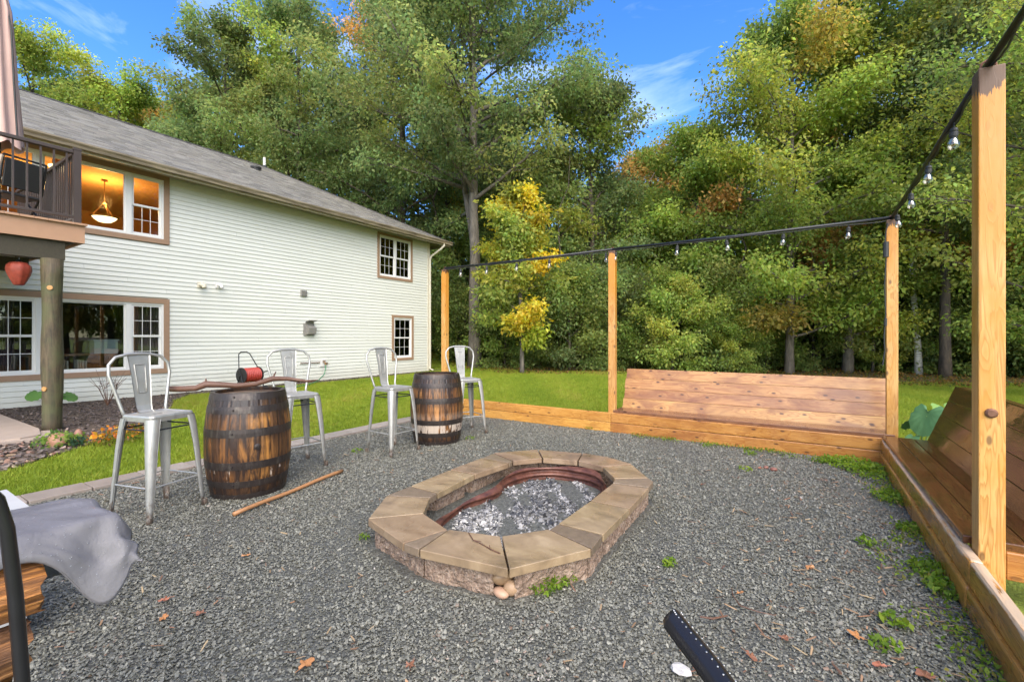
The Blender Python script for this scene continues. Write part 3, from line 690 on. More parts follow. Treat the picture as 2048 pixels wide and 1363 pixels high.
for i in range(3): m_.tube([(0.25*math.cos(i*2.1), 0.25*math.sin(i*2.1), 0.01), (0.03*math.cos(i*2.1), 0.03*math.sin(i*2.1), .30)], .005, 5)
m_.lathe([(0.02, .26), (0.045, .3), (0.02, .34)], 10); m_.lathe([(0.07, .86), (0.05, .89)], 10)
part('stem', m_.mesh('stem'), pl, None, BRASS)
for nm, loc, e in (('pendant_glow', (-14.0, 3.9, 4.55), 22), ('ceiling_glow', (-14.2, 2.6, 4.7), 8)):
    l = bpy.data.lights.new(nm, 'POINT'); l.energy = e; l.color = (1, 0.52, 0.15); l.shadow_soft_size = 0.15
    lo = bpy.data.objects.new(nm, l); COL.objects.link(lo); lo.location = loc
cl = thing('ceiling_lamp', 'small lit ceiling lamp seen above the deck railing', 'lamp', (-13.3, 2.93, 4.92))
part('shade', MB().lathe([(0.02, -.07), (0.10, -.05), (0.14, 0.02), (0.14, 0.05)], 18).mesh('shade'), cl, None, BOWL, True)
part('base', MB().lathe([(0.08, 0.05), (0.08, .17)], 14).mesh('base'), cl, None, BRASS)
# furniture dimly seen in the ground floor room
tb = thing('work_table', 'table seen through the wide ground floor window', 'table', (-13.4, 3.2, 0.05))
part('tabletop', MB().box(-.35, .35, -.75, .62, .90, .94).mesh('tabletop'), tb, None, POLEW)
for sx in (-.3, .3):
    for sy in (-.7, .56): part('leg', MB().box(sx-.03, sx+.03, sy-.03, sy+.03, 0, .90).mesh('leg'), tb, None, POLEW)
bn = part('plastic_tub', MB().prism([(-.16, -.2), (.16, -.2), (.16, .2), (-.16, .2)], 0, .28).box(-.18, .18, -.22, .22, .281, .31).mesh('tub'), None, TM((-13.05, 3.62, .991)), m_plain('tub_plastic', (0.45, 0.55, 0.55), 0.4)); tag(bn, 'pale plastic storage tub with a lid inside the ground floor window', 'tub')
for i, (yy_, hh) in enumerate(((2.95, .26), (3.0, .24), (3.16, .25), (3.2, .25), (3.245, .24), (3.29, .22))):
    bk = part('book', boxm(.2, .028, hh, .003), None, TM((-13.0, yy_, .62+hh/2)), (m_plain('book_cover', (0.6, .58, .52), .6) if i else m_plain('book_cover_tan', (0.45, .33, .2), .6)))
    tag(bk, ['tan book standing first from the left behind the wide ground floor window', 'white book close beside the tan one behind the window', 'white book in the middle of the row behind the window', 'third white book in the row behind the window', 'second last white book in the row behind the window', 'last white book nearest the storage tub behind the window'][i], 'book', 'books in the ground floor window')
sh = part('window_shelf', MB().box(-13.12, -12.75, 2.5, 3.86, 0.585, 0.618).box(-13.12,-12.75,2.5,2.55,0.05,.585).box(-13.12,-12.75,3.81,3.86,0.05,.585).mesh('window_shelf'), None, None, POLEW); tag(sh, 'low wooden shelf inside the wide ground floor window', 'shelf')

# roof
EX = -11.9; EY = 14.05; EZ = 5.13; RW = 4.85; PITCH = 0.515
t = NT('asphalt_shingles'); v = t.geo()
cell = t.n('ShaderNodeAttribute'); cell.attribute_name = 'tab'
c = t.ramp(cell.outputs['Fac'], [(0, (0.085, 0.080, 0.072)), (0.5, (0.145, 0.137, 0.120)), (0.85, (0.205, 0.195, 0.168)), (1, (0.165, 0.145, 0.12))])
c = t.mix(t.math('MULTIPLY', t.noise(v, 0.8, 4, 0.6), 0.5), c, (0.21, 0.195, 0.165))
t.bump(t.noise(v, 120, 2), 0.5, 0.004); SHINGLE = t.fin(c, 0.8)
def shingle_slope():
    mb = MB(); cols = []
    n_ = 40; run = RW/n_; rr = random.Random(5)
    for i in range(n_):
        x0 = EX-i*run; x1 = EX-(i+1)*run-.012; z0 = EZ+i*run*PITCH; z1 = EZ+((i+1)*run+.012)*PITCH
        ymax = EY-i*run; y_ = -4.6-rr.random()*.3
        while y_ < ymax:
            wd_ = rr.uniform(.14, .34); e = min(y_+wd_, ymax); tk = 0.008+rr.choice((0, .005, .009)); e2 = min(e, ymax-run)
            mb.add([(x0, y_, z0+tk), (x0, e, z0+tk), (x1, min(e, EY-(i+1)*run+.0), z1+.002), (x1, min(y_, EY-(i+1)*run), z1+.002), (x0, y_, z0-.004), (x0, e, z0-.004)],
                   [(0, 1, 2, 3), (4, 5, 1, 0)]); cols += [rr.random()]*6
            y_ = e+.0015
    me = mb.mesh('shingles'); a_ = me.attributes.new('tab', 'FLOAT', 'POINT'); a_.data.foreach_set('value', np.array(cols, np.float32)); return me
rf = part('roof', MB().add([(EX+.01, -4.6, EZ-.02), (EX+.01, EY+.01, EZ-.02), (EX-RW, EY-RW, EZ+RW*PITCH-.02), (EX-RW, -4.6, EZ+RW*PITCH-.02), (EX-2*RW, EY, EZ-.02), (EX-2*RW, -4.6, EZ-.02)],
          [(0, 1, 2, 3), (1, 4, 2), (3, 2, 4, 5), (0, 3, 5)]).mesh('roof'), house, None, SHEATH)
tag(part('shingles', shingle_slope(), rf, None, SHINGLE), kind='stuff')
RIDGE = m_plain('ridge_cap', (0.05, 0.045, 0.042), 0.8)
p0 = Vector((EX-RW, -4.6, EZ+RW*PITCH)); p1 = Vector((EX-RW, EY-RW, EZ+RW*PITCH)); p2 = Vector((EX, EY, EZ))
for a_, b_, nn_ in ((p0, p1, 44), (p1, p2, 26)):
    for i in range(nn_):
        q0 = a_.lerp(b_, i/nn_); q1 = a_.lerp(b_, (i+1)/nn_+.004); side = (b_-a_).normalized().cross(Vector((0, 0, 1))).normalized()*0.13
        m_ = MB().add([q0+side+Vector((0, 0, -.035)), q0+Vector((0, 0, .035)), q0-side+Vector((0, 0, -.035)), q1+side+Vector((0, 0, -.05)), q1+Vector((0, 0, .02)), q1-side+Vector((0, 0, -.05))], [(0, 1, 4, 3), (1, 2, 5, 4), (0, 2, 1)])
        part('ridge_shingle', m_.mesh('ridge_shingle'), rf, Matrix.Identity(4), RIDGE)
t = NT('weathered_gutter'); v = t.geo()
GUTTER = t.fin(t.ramp(t.noise(t.map(v, (3, 1.2, 14)), 1.3, 5, 0.65, 0.4), [(0.35, (0.10, 0.078, 0.05)), (0.6, (0.26, 0.21, 0.14)), (0.8, (0.36, 0.31, 0.22))]), 0.5)
gp = [(0, -.12), (.09, -.12), (.10, -.07), (.13, -.03), (.13, 0), (.12, 0), (.12, -.02), (.085, -.06), (.08, -.105), (0, -.105)]
m_ = MB(); ng = len(gp)
m_.add([(EX-.02+px_, y_, EZ+pz_) for y_ in (-4.6, EY+.02) for px_, pz_ in gp], [tuple(range(ng-1, -1, -1)), tuple(range(ng, 2*ng))]+[(i, (i+1) % ng, (i+1) % ng+ng, i+ng) for i in range(ng)])
part('gutter', m_.mesh('gutter'), house, None, GUTTER)
SOFF = m_plain('soffit_vinyl', (0.34, 0.29, 0.20), 0.5, 0, 0.12)
part('fascia', MB().box(EX-.045, EX-.022, -4.6, EY, EZ-.17, EZ-.022).mesh('fascia'), house, None, SOFF)
sm_ = boxm(.52, .296, .012, .003); sm_.materials.append(SOFF)
yy = -4.0
while yy < EY-.1: part('soffit_panel', sm_, house, TM(((WX+EX)/2-.02+.01, yy, EZ-.045-random.uniform(0, .002)))); yy += .30
part('end_soffit', MB().box(-21.5, WX-.01, YC+.001, EY, EZ-.06, EZ-.045).box(-21.5, EX-.05, EY-.02, EY, EZ-.17, EZ-.062).mesh('end_soffit'), house, None, SOFF)
dsp = [Vector((EX+.03, YC+.18, EZ-.12)), Vector((EX+.03, YC+.18, EZ-.20)), Vector((EX-.10, YC+.12, EZ-.33)), Vector((WX+.13, YC+.0, EZ-.58)), Vector((WX+.075, YC-.02, EZ-.72)), Vector((WX+.075, YC-.02, .12)), Vector((WX+.25, YC-.02, .04))]
part('downspout', MB().tube(dsp, .04, 8).mesh('downspout'), house, None, BEIGEP)
# roof pipe and vent, wall fittings
def roof_pt(px, py):
    r = (px-CX)/FOC; dv = Vector((FW.x+r*RT.x, FW.y+r*RT.y, (HY-py)/FOC)); lo, hi = 5, 40
    for _ in range(40):
        mid = (lo+hi)/2; p = Vector((0, 0, EYE))+dv*mid
        if p.z < EZ+(EX-p.x)*PITCH: hi = mid
        else: lo = mid
    return p
q = roof_pt(529, 334)
part('vent_pipe', MB().tube([(0, 0, -.1), (0, 0, .34)], .045, 12).mesh('vent_pipe'), house, Matrix.Translation(q), WHITEP, False)
part('pipe_flashing', MB().lathe([(.10, -.03), (.055, .06)], 12).mesh('flashing'), house, Matrix.Translation(q), BLACKP)
q = roof_pt(512, 339)
part('roof_vent', MB().lathe([(.14, -.06), (.14, .02), (.17, .03), (.17, .08), (.06, .12)], 14).mesh('roof_vent'), house, Matrix.Translation(q), BLACKP)
for (yy_, zz_, c_, lb) in ((5.30, 2.63, BEIGEP, 'larger cream dryer pipe stub curving from the siding'), (5.70, 2.66, WHITEP, 'smaller white pipe elbow beside the cream one')):
    o = part('exhaust_pipe', MB().tube([(0, 0, .0), (.07, 0, .01), (.12, .02, -.01), (.14, .03, -.07)], [.055, .055, .052, .05] if yy_ < 5.5 else [.04]*4, 12).box(-.0, .02, -.07, .07, -.07, .07).mesh('exhaust_pipe'), None, TM((WX+.021, yy_, zz_)), c_); tag(o, lb, 'pipe')
o = part('wall_vent', boxm(.05, .19, .18, .012, 2), None, TM((WX+.045, 8.03, 2.65)), GREYP); tag(o, 'small square grey vent cap halfway up the siding', 'vent')
for i in range(3): tag(part('louvre', MB().box(.026, .04, -.075, .075, -.055+i*.045, -.03+i*.045).mesh('louvre'), o, None, GREYP))
ob = thing('outlet_cover', 'grey weatherproof outlet box with raised lid on the siding', 'outlet', (WX+.02, 8.2, 1.6))
part('backplate', MB().box(0, .03, -.17, .17, -.2, .16).mesh('backplate'), ob, None, GREYP)
part('housing', MB().add([(.03, -.10, -.17), (.16, -.10, -.15), (.20, -.10, .03), (.03, -.10, .12), (.03, .14, -.17), (.16, .14, -.15), (.20, .14, .03), (.03, .14, .12)], [(0, 1, 2, 3), (7, 6, 5, 4), (0, 4, 5, 1), (1, 5, 6, 2), (2, 6, 7, 3), (3, 7, 4, 0)]).mesh('housing'), ob, None, GREYP)
part('lid', MB().add([(.03, -.12, .20), (.23, -.12, .24), (.23, .15, .24), (.03, .15, .20), (.03, -.12, .22), (.23, -.12, .26), (.23, .15, .26), (.03, .15, .22)], [(0, 3, 2, 1), (4, 5, 6, 7), (0, 1, 5, 4), (1, 2, 6, 5), (2, 3, 7, 6), (3, 0, 4, 7)]).box(.03, .045, -.12, .15, .16, .20).mesh('lid'), ob, None, GREYP)
sg = thing('hose_spigot', 'brass outdoor tap on a white block low on the siding', 'tap', (WX+.02, 8.68, .56))
part('mount_block', MB().box(0, .03, -.11, .11, -.11, .11).mesh('mount_block'), sg, None, WHITEP)
part('valve', MB().tube([(.03, 0, .02), (.11, 0, .02), (.13, 0, -.06)], .02, 8).box(.07, .09, -.05, .05, .055, .08).box(.04, .07, .08, .14, -.04, .0).mesh('valve'), sg, None, BRASS)
part('supply_pipe', MB().tube([(.02, -.11, .02), (.02, -.75, .02)], .014, 6).mesh('supply_pipe'), sg, None, RUSTBOLT)
o = part('garden_hose', MB().tube([(WX+.15, 8.68, .50), (WX+.2, 8.66, .40), (WX+.28, 8.55, .22), (WX+.45, 8.2, .05), (WX+.9, 7.6, .03), (WX+1.2, 6.9, .03), (WX+1.5, 6.3, .1)], .013, 8).mesh('garden_hose'), None, None, GREENP, True); tag(o, 'thin green hose hanging from the wall tap into the grass', 'hose')

# ================================================================== THE DECK
DX, DY, DZ = -9.0, 2.28, 3.0
dk = thing('deck', 'raised deck with tan fascia and bronze railing on a timber post', 'deck', (-10.5, 1.0, 0))
part('fascia_board', MB().box(DX-.03, DX, -2.6, DY, 2.74, 2.995).mesh('fascia_board'), dk, None, DECKTAN)
part('end_fascia', MB().box(WX+.03, DX-.031, DY-.03, DY, 2.74, 2.995).mesh('end_fascia'), dk, None, DECKTAN)
for i in range(25):
    part('deck_board', MB().box(WX+.03, DX+.045, DY+.02-.14*(i+1)+.004, DY+.02-.14*i, 2.997, 3.025).mesh('deck_board'), dk, None, DECKTAN)
for i in range(9): part('joist', MB().box(WX+.03, DX-.031, DY-.07-.45*i-.04, DY-.07-.45*i, 2.75, 2.993).mesh('joist'), dk, None, DARKWOOD)
part('beam', MB().box(DX-.22, DX-.06, -2.6, DY-.2, 2.47, 2.74).mesh('beam'), dk, None, DARKWOOD)
part('inner_beam', MB().box(WX+.8, WX+.95, -2.6, DY-.1, 2.5, 2.74).mesh('inner_beam'), dk, None, DARKWOOD)
pp = [(-9.08+random.uniform(-.004, .004), 1.95+random.uniform(-.004, .004), z) for z in np.linspace(-0.1, 2.47, 12)]
part('post', MB().tube(pp, [.116-.008*math.sin(i) for i in range(12)], 12).mesh('post'), dk, None, OLDPOST, True)
KNOTC = m_plain('cut_knot', (0.42, 0.22, 0.07), 0.6, 0, 0.3, 30)
for zz_, a_ in ((2.05, .1), (.62, -.45)):
    dv = Vector((0.92, -.42, 0)); dv.rotate(Euler((0, 0, a_-.1))); b_ = Vector((-9.08, 1.95, zz_))
    part('knot', MB().tube([b_+dv*.08, b_+dv*.125], .032, 10).mesh('knot'), dk, None, KNOTC)
# railing (part of the deck): front run and end run
def rail_run(a, b, n_, drop_end=False):
    a = Vector(a); b = Vector(b)
    board('top_rail', a+Vector((0, 0, 1.05)), b+Vector((0, 0, 1.05)), .05, .065, DKBROWN, dk, bev=.006)
    board('bottom_rail', a+Vector((0, 0, .10)), b+Vector((0, 0, .10)), .04, .04, DKBROWN, dk)
    for i in range(n_):
        p = a.lerp(b, (i+.5)/n_); board('baluster', p+Vector((0, 0, .12)), p+Vector((0, 0, 1.03)), .02, .02, DKBROWN, dk, bev=0, up=(1, 0, 0))
rail_run((DX-.05, 2.16, DZ+.02), (DX-.05, -2.4, DZ+.02), 34)
rail_run((DX-.1, 2.2, DZ+.02), (WX+.05, 2.2, DZ+.02), 30)
part('corner_post', MB().box(DX-.095, DX-.01, 2.16, 2.245, DZ+.02, DZ+1.10).box(DX-.10, DX-.005, 2.155, 2.25, DZ+1.101, DZ+1.13).mesh('corner_post'), dk, None, DKBROWN)
um = thing('closed_umbrella', 'folded dusty pink patio umbrella hanging over the deck rail', 'umbrella', (-10.0, 1.58, DZ))
prof = [(.235, 1.18), (.215, 1.5), (.18, 2.0), (.14, 2.6), (.10, 3.2), (.04, 3.5)]
m_ = MB(); n_ = 40
rings = [[((r+.035*math.sin(k*5*2*PI/n_*1.6+z))*math.cos(2*PI*k/n_), (r+.035*math.sin(k*5*2*PI/n_*1.6+z))*math.sin(2*PI*k/n_), z+(.05*math.sin(k*.9) if j == 0 else 0)) for k in range(n_)] for j, (r, z) in enumerate(prof)]
m_.add([p for r in rings for p in r], [(j*n_+k, j*n_+(k+1) % n_, (j+1)*n_+(k+1) % n_, (j+1)*n_+k) for j in range(len(prof)-1) for k in range(n_)])
part('canopy', m_.mesh('canopy'), um, None, m_plain('umbrella_cloth', (0.50, 0.33, 0.28), 0.8, 0, 0.08), True)
part('pole', MB().tube([(0, 0, .03), (0, 0, 3.55)], .022, 8).lathe([(.25, .03), (.25, .08), (.05, .12)], 16).mesh('pole'), um, None, BLACKM)
part('strap', MB().tube([(.2, .15, 1.3), (.17, .12, 2.1), (.13, .1, 2.9), (.05, .04, 3.45)], .012, 5).mesh('strap'), um, None, BLACKP)
gc = thing('patio_chair', 'dark folding patio chair with a pale wooden arm on the deck', 'chair', (-10.2, 1.75, DZ+.03), 0.3)
m_ = MB(); m_.tube([(-.25, -.25, 0), (.2, -.25, .55), (.3, -.25, 1.0)], .016, 6); m_.tube([(-.25, .25, 0), (.2, .25, .55), (.3, .25, 1.0)], .016, 6); m_.tube([(.3, -.25, 0), (-.2, -.25, .5)], .016, 6); m_.tube([(.3, .25, 0), (-.2, .25, .5)], .016, 6); m_.tube([(.3, -.25, 1.0), (.3, .25, 1.0)], .016, 6)
part('frame', m_.mesh('frame'), gc, None, BLACKM)
part('seat', boxm(.42, .46, .04, .01), gc, W[gc.name] @ TM((0, 0, .47)), BLACKP); part('backrest', boxm(.03, .46, .42, .01), gc, W[gc.name] @ TM((.25, 0, .76), 0, 0, .2), BLACKP)
board('arm', W[gc.name] @ Vector((.30, -.27, .98)), W[gc.name] @ Vector((-.02, -.27, .30)), .06, .025, m_plain('pale_arm_wood', (.42, .34, .26), .6), gc)
ln = thing('paper_lantern', 'red ribbed lantern hanging under the deck beam', 'lantern', at(38, 545, 6.35))
prof = [(.045, -.175), (.055, -.165), (.08, -.11), (.112, -.03), (.128, .04), (.12, .10), (.08, .14), (.03, .15)]; n_ = 32; m_ = MB()
m_.add([(r*(1+.05*math.cos(8*2*PI*k/n_))*math.cos(2*PI*k/n_), r*(1+.05*math.cos(8*2*PI*k/n_))*math.sin(2*PI*k/n_), z) for r, z in prof for k in range(n_)], [(j*n_+k, j*n_+(k+1) % n_, (j+1)*n_+(k+1) % n_, (j+1)*n_+k) for j in range(len(prof)-1) for k in range(n_)])
part('shade', m_.mesh('shade'), ln, None, m_plain('lantern_red', (0.24, 0.035, 0.016), 0.65, 0, .5, 22, .5), True)
part('hook', MB().tube([(0, 0, .13), (0, 0, .34)], .008, 6).lathe([(.04, .14), (.02, .18)], 10).mesh('hook'), ln, None, BLACKM)

# ================================================================== POSTS, CONDUIT, STRING LIGHTS
POSTS = [(-5.47, 6.30, 2.57, 'thin looking pine post furthest off by the house corner'), (-2.30, 6.27, 2.58, 'pine post at the left end of the straight bench'),
         (0.80, 6.29, 2.60, 'pine post at the corner where the two benches meet'), (0.785, 3.22, 2.69, 'big pine post nearest the camera with a rusty bolt')]
pts = []
for i, (px, py, h, lb) in enumerate(POSTS):
    r = thing('light_post', lb, 'post', (px, py, 0), (0, .05, -.03, .04)[i], 'pine posts that carry the string lights')
    R0 = W[r.name]
    pm = boxm(h+.3, .098, .098, .006, 2); pm.materials.append(POST)
    part('timber', pm, r, R0 @ Matrix.Translation((0, 0, h/2-.15)) @ Euler((0, -PI/2, 0)).to_matrix().to_4x4())
    part('pipe_strap', MB().tube([(-.03, 0, h+.002), (-.025, 0, h+.04), (0, 0, h+.055), (.025, 0, h+.04), (.03, 0, h+.002)], .006, 6).mesh('pipe_strap'), r, R0, RUSTBOLT)
    pts.append(Vector((px, py, h+.028)))
    if i == 3:
        part('bolt_head', MB().lathe([(.024, 0), (.024, .008), (.016, .014)], 12).mesh('bolt_head'), r, R0 @ Matrix.Translation((-.004, -.049, .975)) @ Matrix.Rotation(PI/2, 4, 'X'), RUSTBOLT)
cr = thing('light_rail', 'black conduit rail running along the tops of the pine posts', 'rail', (0, 6.3, 2.6))
nearp = pts[3]+(pts[3]-pts[2])*1.1+Vector((.06, 0, .02))
for a_, b_ in ((pts[0], pts[1]), (pts[1], pts[2]), (pts[2], pts[3]), (pts[3], nearp)):
    part('conduit', MB().tube([a_, a_.lerp(b_, .5)+Vector((0, 0, -.012)), b_], .0175, 10).mesh('conduit'), cr, Matrix.Identity(4), BLACKM, True)
sgl = thing('string_lights', 'black string light cable with clear filament bulbs along the rail', 'lights', (0, 6.3, 2.6))
cab = []
for a_, b_ in ((pts[0], pts[1]), (pts[1], pts[2]), (pts[2], pts[3]), (pts[3], nearp)):
    n_ = max(6, int((b_-a_).length/.1))
    for i in range(n_): cab.append(a_.lerp(b_, i/n_)+Vector((.012*math.sin(i*1.1), -.014, -.022-.016*abs(math.sin(i*.37)))))
part('cable', MB().tube(cab, .0055, 5).mesh('cable'), sgl, Matrix.Identity(4), BLACKP)
t = NT('clear_bulb_glass'); g_ = t.n('ShaderNodeBsdfGlossy'); g_.inputs['Roughness'].default_value = .03; tr = t.n('ShaderNodeBsdfTransparent'); lw = t.n('ShaderNodeLayerWeight'); lw.inputs[0].default_value = .45
tr.inputs[0].default_value = (.93, .92, .88, 1)
ms = t.n('ShaderNodeMixShader'); t.t.links.new(t.math('ADD', lw.outputs['Facing'], .08, True), ms.inputs[0]); t.t.links.new(tr.outputs[0], ms.inputs[1]); t.t.links.new(g_.outputs[0], ms.inputs[2]); t.t.links.new(ms.outputs[0], t.o.inputs[0]); BULB = t.m
sock = MB().lathe([(.008, -.03), (.019, -.035), (.022, -.05), (.019, -.058), (.0235, -.064), (.0235, -.085), (.020, -.088), (.020, -.095)], 14).tube([(0, 0, .0), (0, 0, -.035)], .004, 5).mesh('socket'); sock.materials.append(BLACKP)
bul = MB().lathe([(.014, -.092), (.019, -.105), (.029, -.128), (.031, -.143), (.025, -.162), (.012, -.172), (.002, -.174)], 16, capb=False).mesh('bulb'); bul.materials.append(BULB)
bul.polygons.foreach_set('use_smooth', [True]*len(bul.polygons))
fil = MB().tube([(-.004, 0, -.10), (-.006, 0, -.145), (0, 0, -.15), (.006, 0, -.145), (.004, 0, -.10)], .0014, 4).mesh('filament'); fil.materials.append(m_plain('filament', (.5, .25, .08), .4, .5))
for a_, b_, fr_ in ((pts[0], pts[1], (.12, .30, .49, .68, .97)), (pts[1], pts[2], (.02, .29, .48, .68, .88)), (pts[2], pts[3], (.10, .34, .57, .79, .97)), (pts[3], nearp, (.3, .5))):
    for f_ in fr_:
        p = a_.lerp(b_, f_)+Vector((.0, -.016, -.024)); Mx = TM(p, 0, random.uniform(-.1, .1), random.uniform(-.12, .12)) @ Matrix.Scale(.95, 4)
        s_ = part('bulb_socket', sock, sgl, Mx); part('bulb', bul, s_, Mx); part('filament', fil, s_, Mx)
o = part('power_lead', MB().tube([(0.76, 6.235, 2.56), (.745, 6.225, 2.48), (.735, 6.22, 2.36), (.745, 6.222, 2.2), (.732, 6.225, 1.9), (.742, 6.23, 1.6), (.728, 6.225, 1.35), (.735, 6.23, 1.2), (.715, 6.22, 1.05)], .006, 6).tube([(.742, 6.215, 2.36), (.742, 6.215, 2.20)], .026, 10).tube([(.74, 6.22, 1.55), (.738, 6.22, 1.47)], .014, 8).mesh('power_lead'), None, None, BLACKP); tag(o, 'black power lead with plug hanging down the corner post', 'cable')

# ================================================================== BORDERS AND BENCHES
bd = thing('timber_border', 'low amber two board timber border from barrel to bench', 'border', (-3.9, 6.2, 0))
board('border_board', (-5.50, 6.222, .07), (-2.305, 6.222, .072), .136, .045, CURB, bd, bev=.009, seg=2)
board('border_board', (-5.46, 6.225, .212), (-2.302, 6.220, .209), .136, .045, CURB, bd, bev=.009, seg=2)
board('end_board', (-5.48, 6.25, .14), (-5.48, 6.6, .14), .27, .045, CURB, bd, bev=.006)
WORN = WETCURB.copy(); WORN.name = 'worn_border_timber'
try: worn_top(WORN)
except Exception as e_: print('worn', e_)
bd2 = thing('timber_border', 'worn amber timber border running past the near post', 'border', (.72, 2.5, 0))
for (y0, y1, x0, x1) in ((6.19, 3.06, .722, .704), (3.055, -1.2, .706, .690)):
    board('border_board', (x0-.012, y0, .068), (x1-.012, y1, .068), .134, .054, WETCURB, bd2, bev=.016, seg=2)
    board('border_board', (x0, y0, .203), (x1+.003, y1, .201), .134, .056, WORN, bd2, bev=.022, seg=3)
def bench(label, F, n_seat, wood, L, seat_z, seat_w, back0, back1, front=None, swood=None):
    """F: local frame; local X along the bench, local Y towards the back, Z up"""
    b = thing('bench', label, 'bench', F.translation, 0, 'slat back benches round the court')
    def P_(x, y, z): return F @ Vector((x, y, z))
    upv = (0, 0, 1); yv = F.to_3x3() @ Vector((0, 1, 0))
    for i in range(n_seat):
        y0 = -.010+i*seat_w; board('seat_board', P_(0, y0+seat_w/2-.002, seat_z-.019-i*.0015), P_(L, y0+seat_w/2-.002, seat_z-.019-i*.0015), seat_w-.006, .038, swood or wood, b, up=yv, bev=.005, seg=2)
    (ya, za), (yb, zb) = back0, back1; ln_ = math.hypot(yb-ya, zb-za); uy, uz = (yb-ya)/ln_, (zb-za)/ln_; nb = 4; wv = ln_/nb
    uvec = F.to_3x3() @ Vector((0, uy, uz))
    for i in range(nb):
        s_ = (i+.5)*wv; board('back_board', P_(0.01*(i % 2), ya+uy*s_, za+uz*s_), P_(L-.006*((i+1) % 2), ya+uy*s_, za+uz*s_), wv-.002, .038, wood, b, up=uvec, bev=.004, seg=2)
    board('top_cap', P_(0, yb+.045, zb-.015), P_(L, yb+.045, zb-.015), .06, .03, wood, b, up=yv, bev=.004)
    k = max(3, int(L/1.0)+1)
    for i in range(k):
        x_ = .08+(L-.16)*i/(k-1)
        board('back_brace', P_(x_, ya+.045, .0), P_(x_, yb+.05, zb-.05), .085, .036, wood, b, up=F.to_3x3() @ Vector((1, 0, 0)), bev=.003)
        board('leg', P_(x_, .06, 0), P_(x_, .06, seat_z-.04), .085, .036, wood, b, up=F.to_3x3() @ Vector((1, 0, 0)), bev=.003)
    if front:
        for z_ in (.07, .211): board('front_board', P_(-.04 if z_ < .1 else -.03, .0, z_), P_(L-.11, .0, z_), .137, .045, CURB, b, bev=.010, seg=2)
    return b
Fb = Matrix.Translation((-2.27, 6.222, 0))
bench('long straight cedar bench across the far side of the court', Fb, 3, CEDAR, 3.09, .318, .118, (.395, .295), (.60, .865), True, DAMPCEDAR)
Fr = Matrix(((0, 1, 0, .745), (-1, 0, 0, 6.30), (0, 0, 1, 0), (0, 0, 0, 1)))
Fr2 = Matrix(((0, 1, 0, .716), (1, 0, 0, 3.29), (0, 0, 1, 0), (0, 0, 0, 1)))
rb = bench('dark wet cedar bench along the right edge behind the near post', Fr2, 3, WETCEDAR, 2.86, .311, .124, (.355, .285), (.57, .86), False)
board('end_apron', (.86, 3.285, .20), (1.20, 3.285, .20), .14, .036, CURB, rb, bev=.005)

# ================================================================== BARRELS
def brad(z): return .285+.052*(1-((z-.44)/.44)**2)
def m_stave(name, light, mid, white, dk=.8):
    t = NT(name); v = t.obj(); ob_ = t.obj(False)
    z = t.sep(ob_)['Z']
    g = t.noise(t.map(v, (9, 9, 1.1)), 1.6, 6, 0.72, 0.5); g2 = t.noise(t.map(v, (60, 60, 3)), 1, 4, .6)
    c = t.mix(t.rnd(), light, mid); c = t.mix(t.ramp(t.math('FRACT', t.math('MULTIPLY', t.rnd(), 17.3)), [(.55, 0.), (.7, dk)]), c, (0.05, 0.024, 0.012)); c = t.mix(t.ramp(g, [(.36, 0.), (.56, 1.)]), c, (0.024, 0.012, 0.008))
    c = t.mix(t.math('MULTIPLY', g2, .45), c, (0.05, 0.022, 0.01))
    # char and dirt gathered near the hoops
    zr = t.ramp(z, [(0.0, 1.), (.06, .95), (.13, .75), (.20, .25), (.27, .75), (.36, .0), (.47, .2), (.54, .85), (.60, .35), (.66, .2), (.73, .95), (.86, 1.)])
    c = t.mix(t.math('MULTIPLY', zr, t.ramp(t.noise(t.map(v, (14, 14, 4)), 1.3, 4), [(.3, .65), (.6, 1.)])), c, (0.016, 0.010, 0.008))
    wn = t.noise(t.map(v, (13, 13, 3.5)), 1.2, 4, .7)
    zw = t.ramp(z, white[0]); c = t.mix(t.math('MULTIPLY', zw, t.ramp(wn, [white[1], (white[1][0]+.07, 1.)])), c, (0.42, 0.34, 0.27))
    t.bump(t.math('ADD', g, g2), .4, .004)
    return t.fin(c, 0.42)
ST1 = m_stave('charred_stave', (0.56, 0.25, 0.055), (0.27, 0.105, 0.025), ([(0.14, 0.), (.18, 1.), (.24, 1.), (.27, 0.)], (.60, 0.)))
ST2 = m_stave('weathered_stave', (0.56, 0.26, 0.075), (0.36, 0.145, 0.04), ([(0.10, 0.), (.15, 1.), (.26, 1.), (.29, .1), (.35, .25), (.42, 0.)], (.42, 0.)), .35)
HEAD = m_wood('barrel_head', (0.20, 0.13, 0.085), (0.10, 0.06, 0.04), (0.06, 0.045, 0.035), .3, .7, .3)
def stave_mesh(mat, nst):
    me_ = MB(); hs = np.linspace(0, .88, 15); hw = PI/nst*.985; vs_ = []
    for z in hs:
        r = brad(z)
        for a_, rr_ in ((-hw, r-.002), (-hw*.55, r+.001), (hw*.55, r+.001), (hw, r-.002), (hw, r-.03), (-hw, r-.03)): vs_.append((rr_*math.cos(a_), rr_*math.sin(a_), z))
    fs = []
    for i in range(len(hs)-1):
        for k in range(6): a = i*6+k; b = i*6+(k+1) % 6; fs.append((a, b, b+6, a+6))
    fs += [(5, 4, 3, 2, 1, 0), tuple(range(84, 90))]
    m_ = me_.add(vs_, fs).mesh('stave'); m_.materials.append(mat); return m_
HZ = [(0, .048), (.105, .16), (.258, .32), (.525, .59), (.718, .775), (.825, .882)]
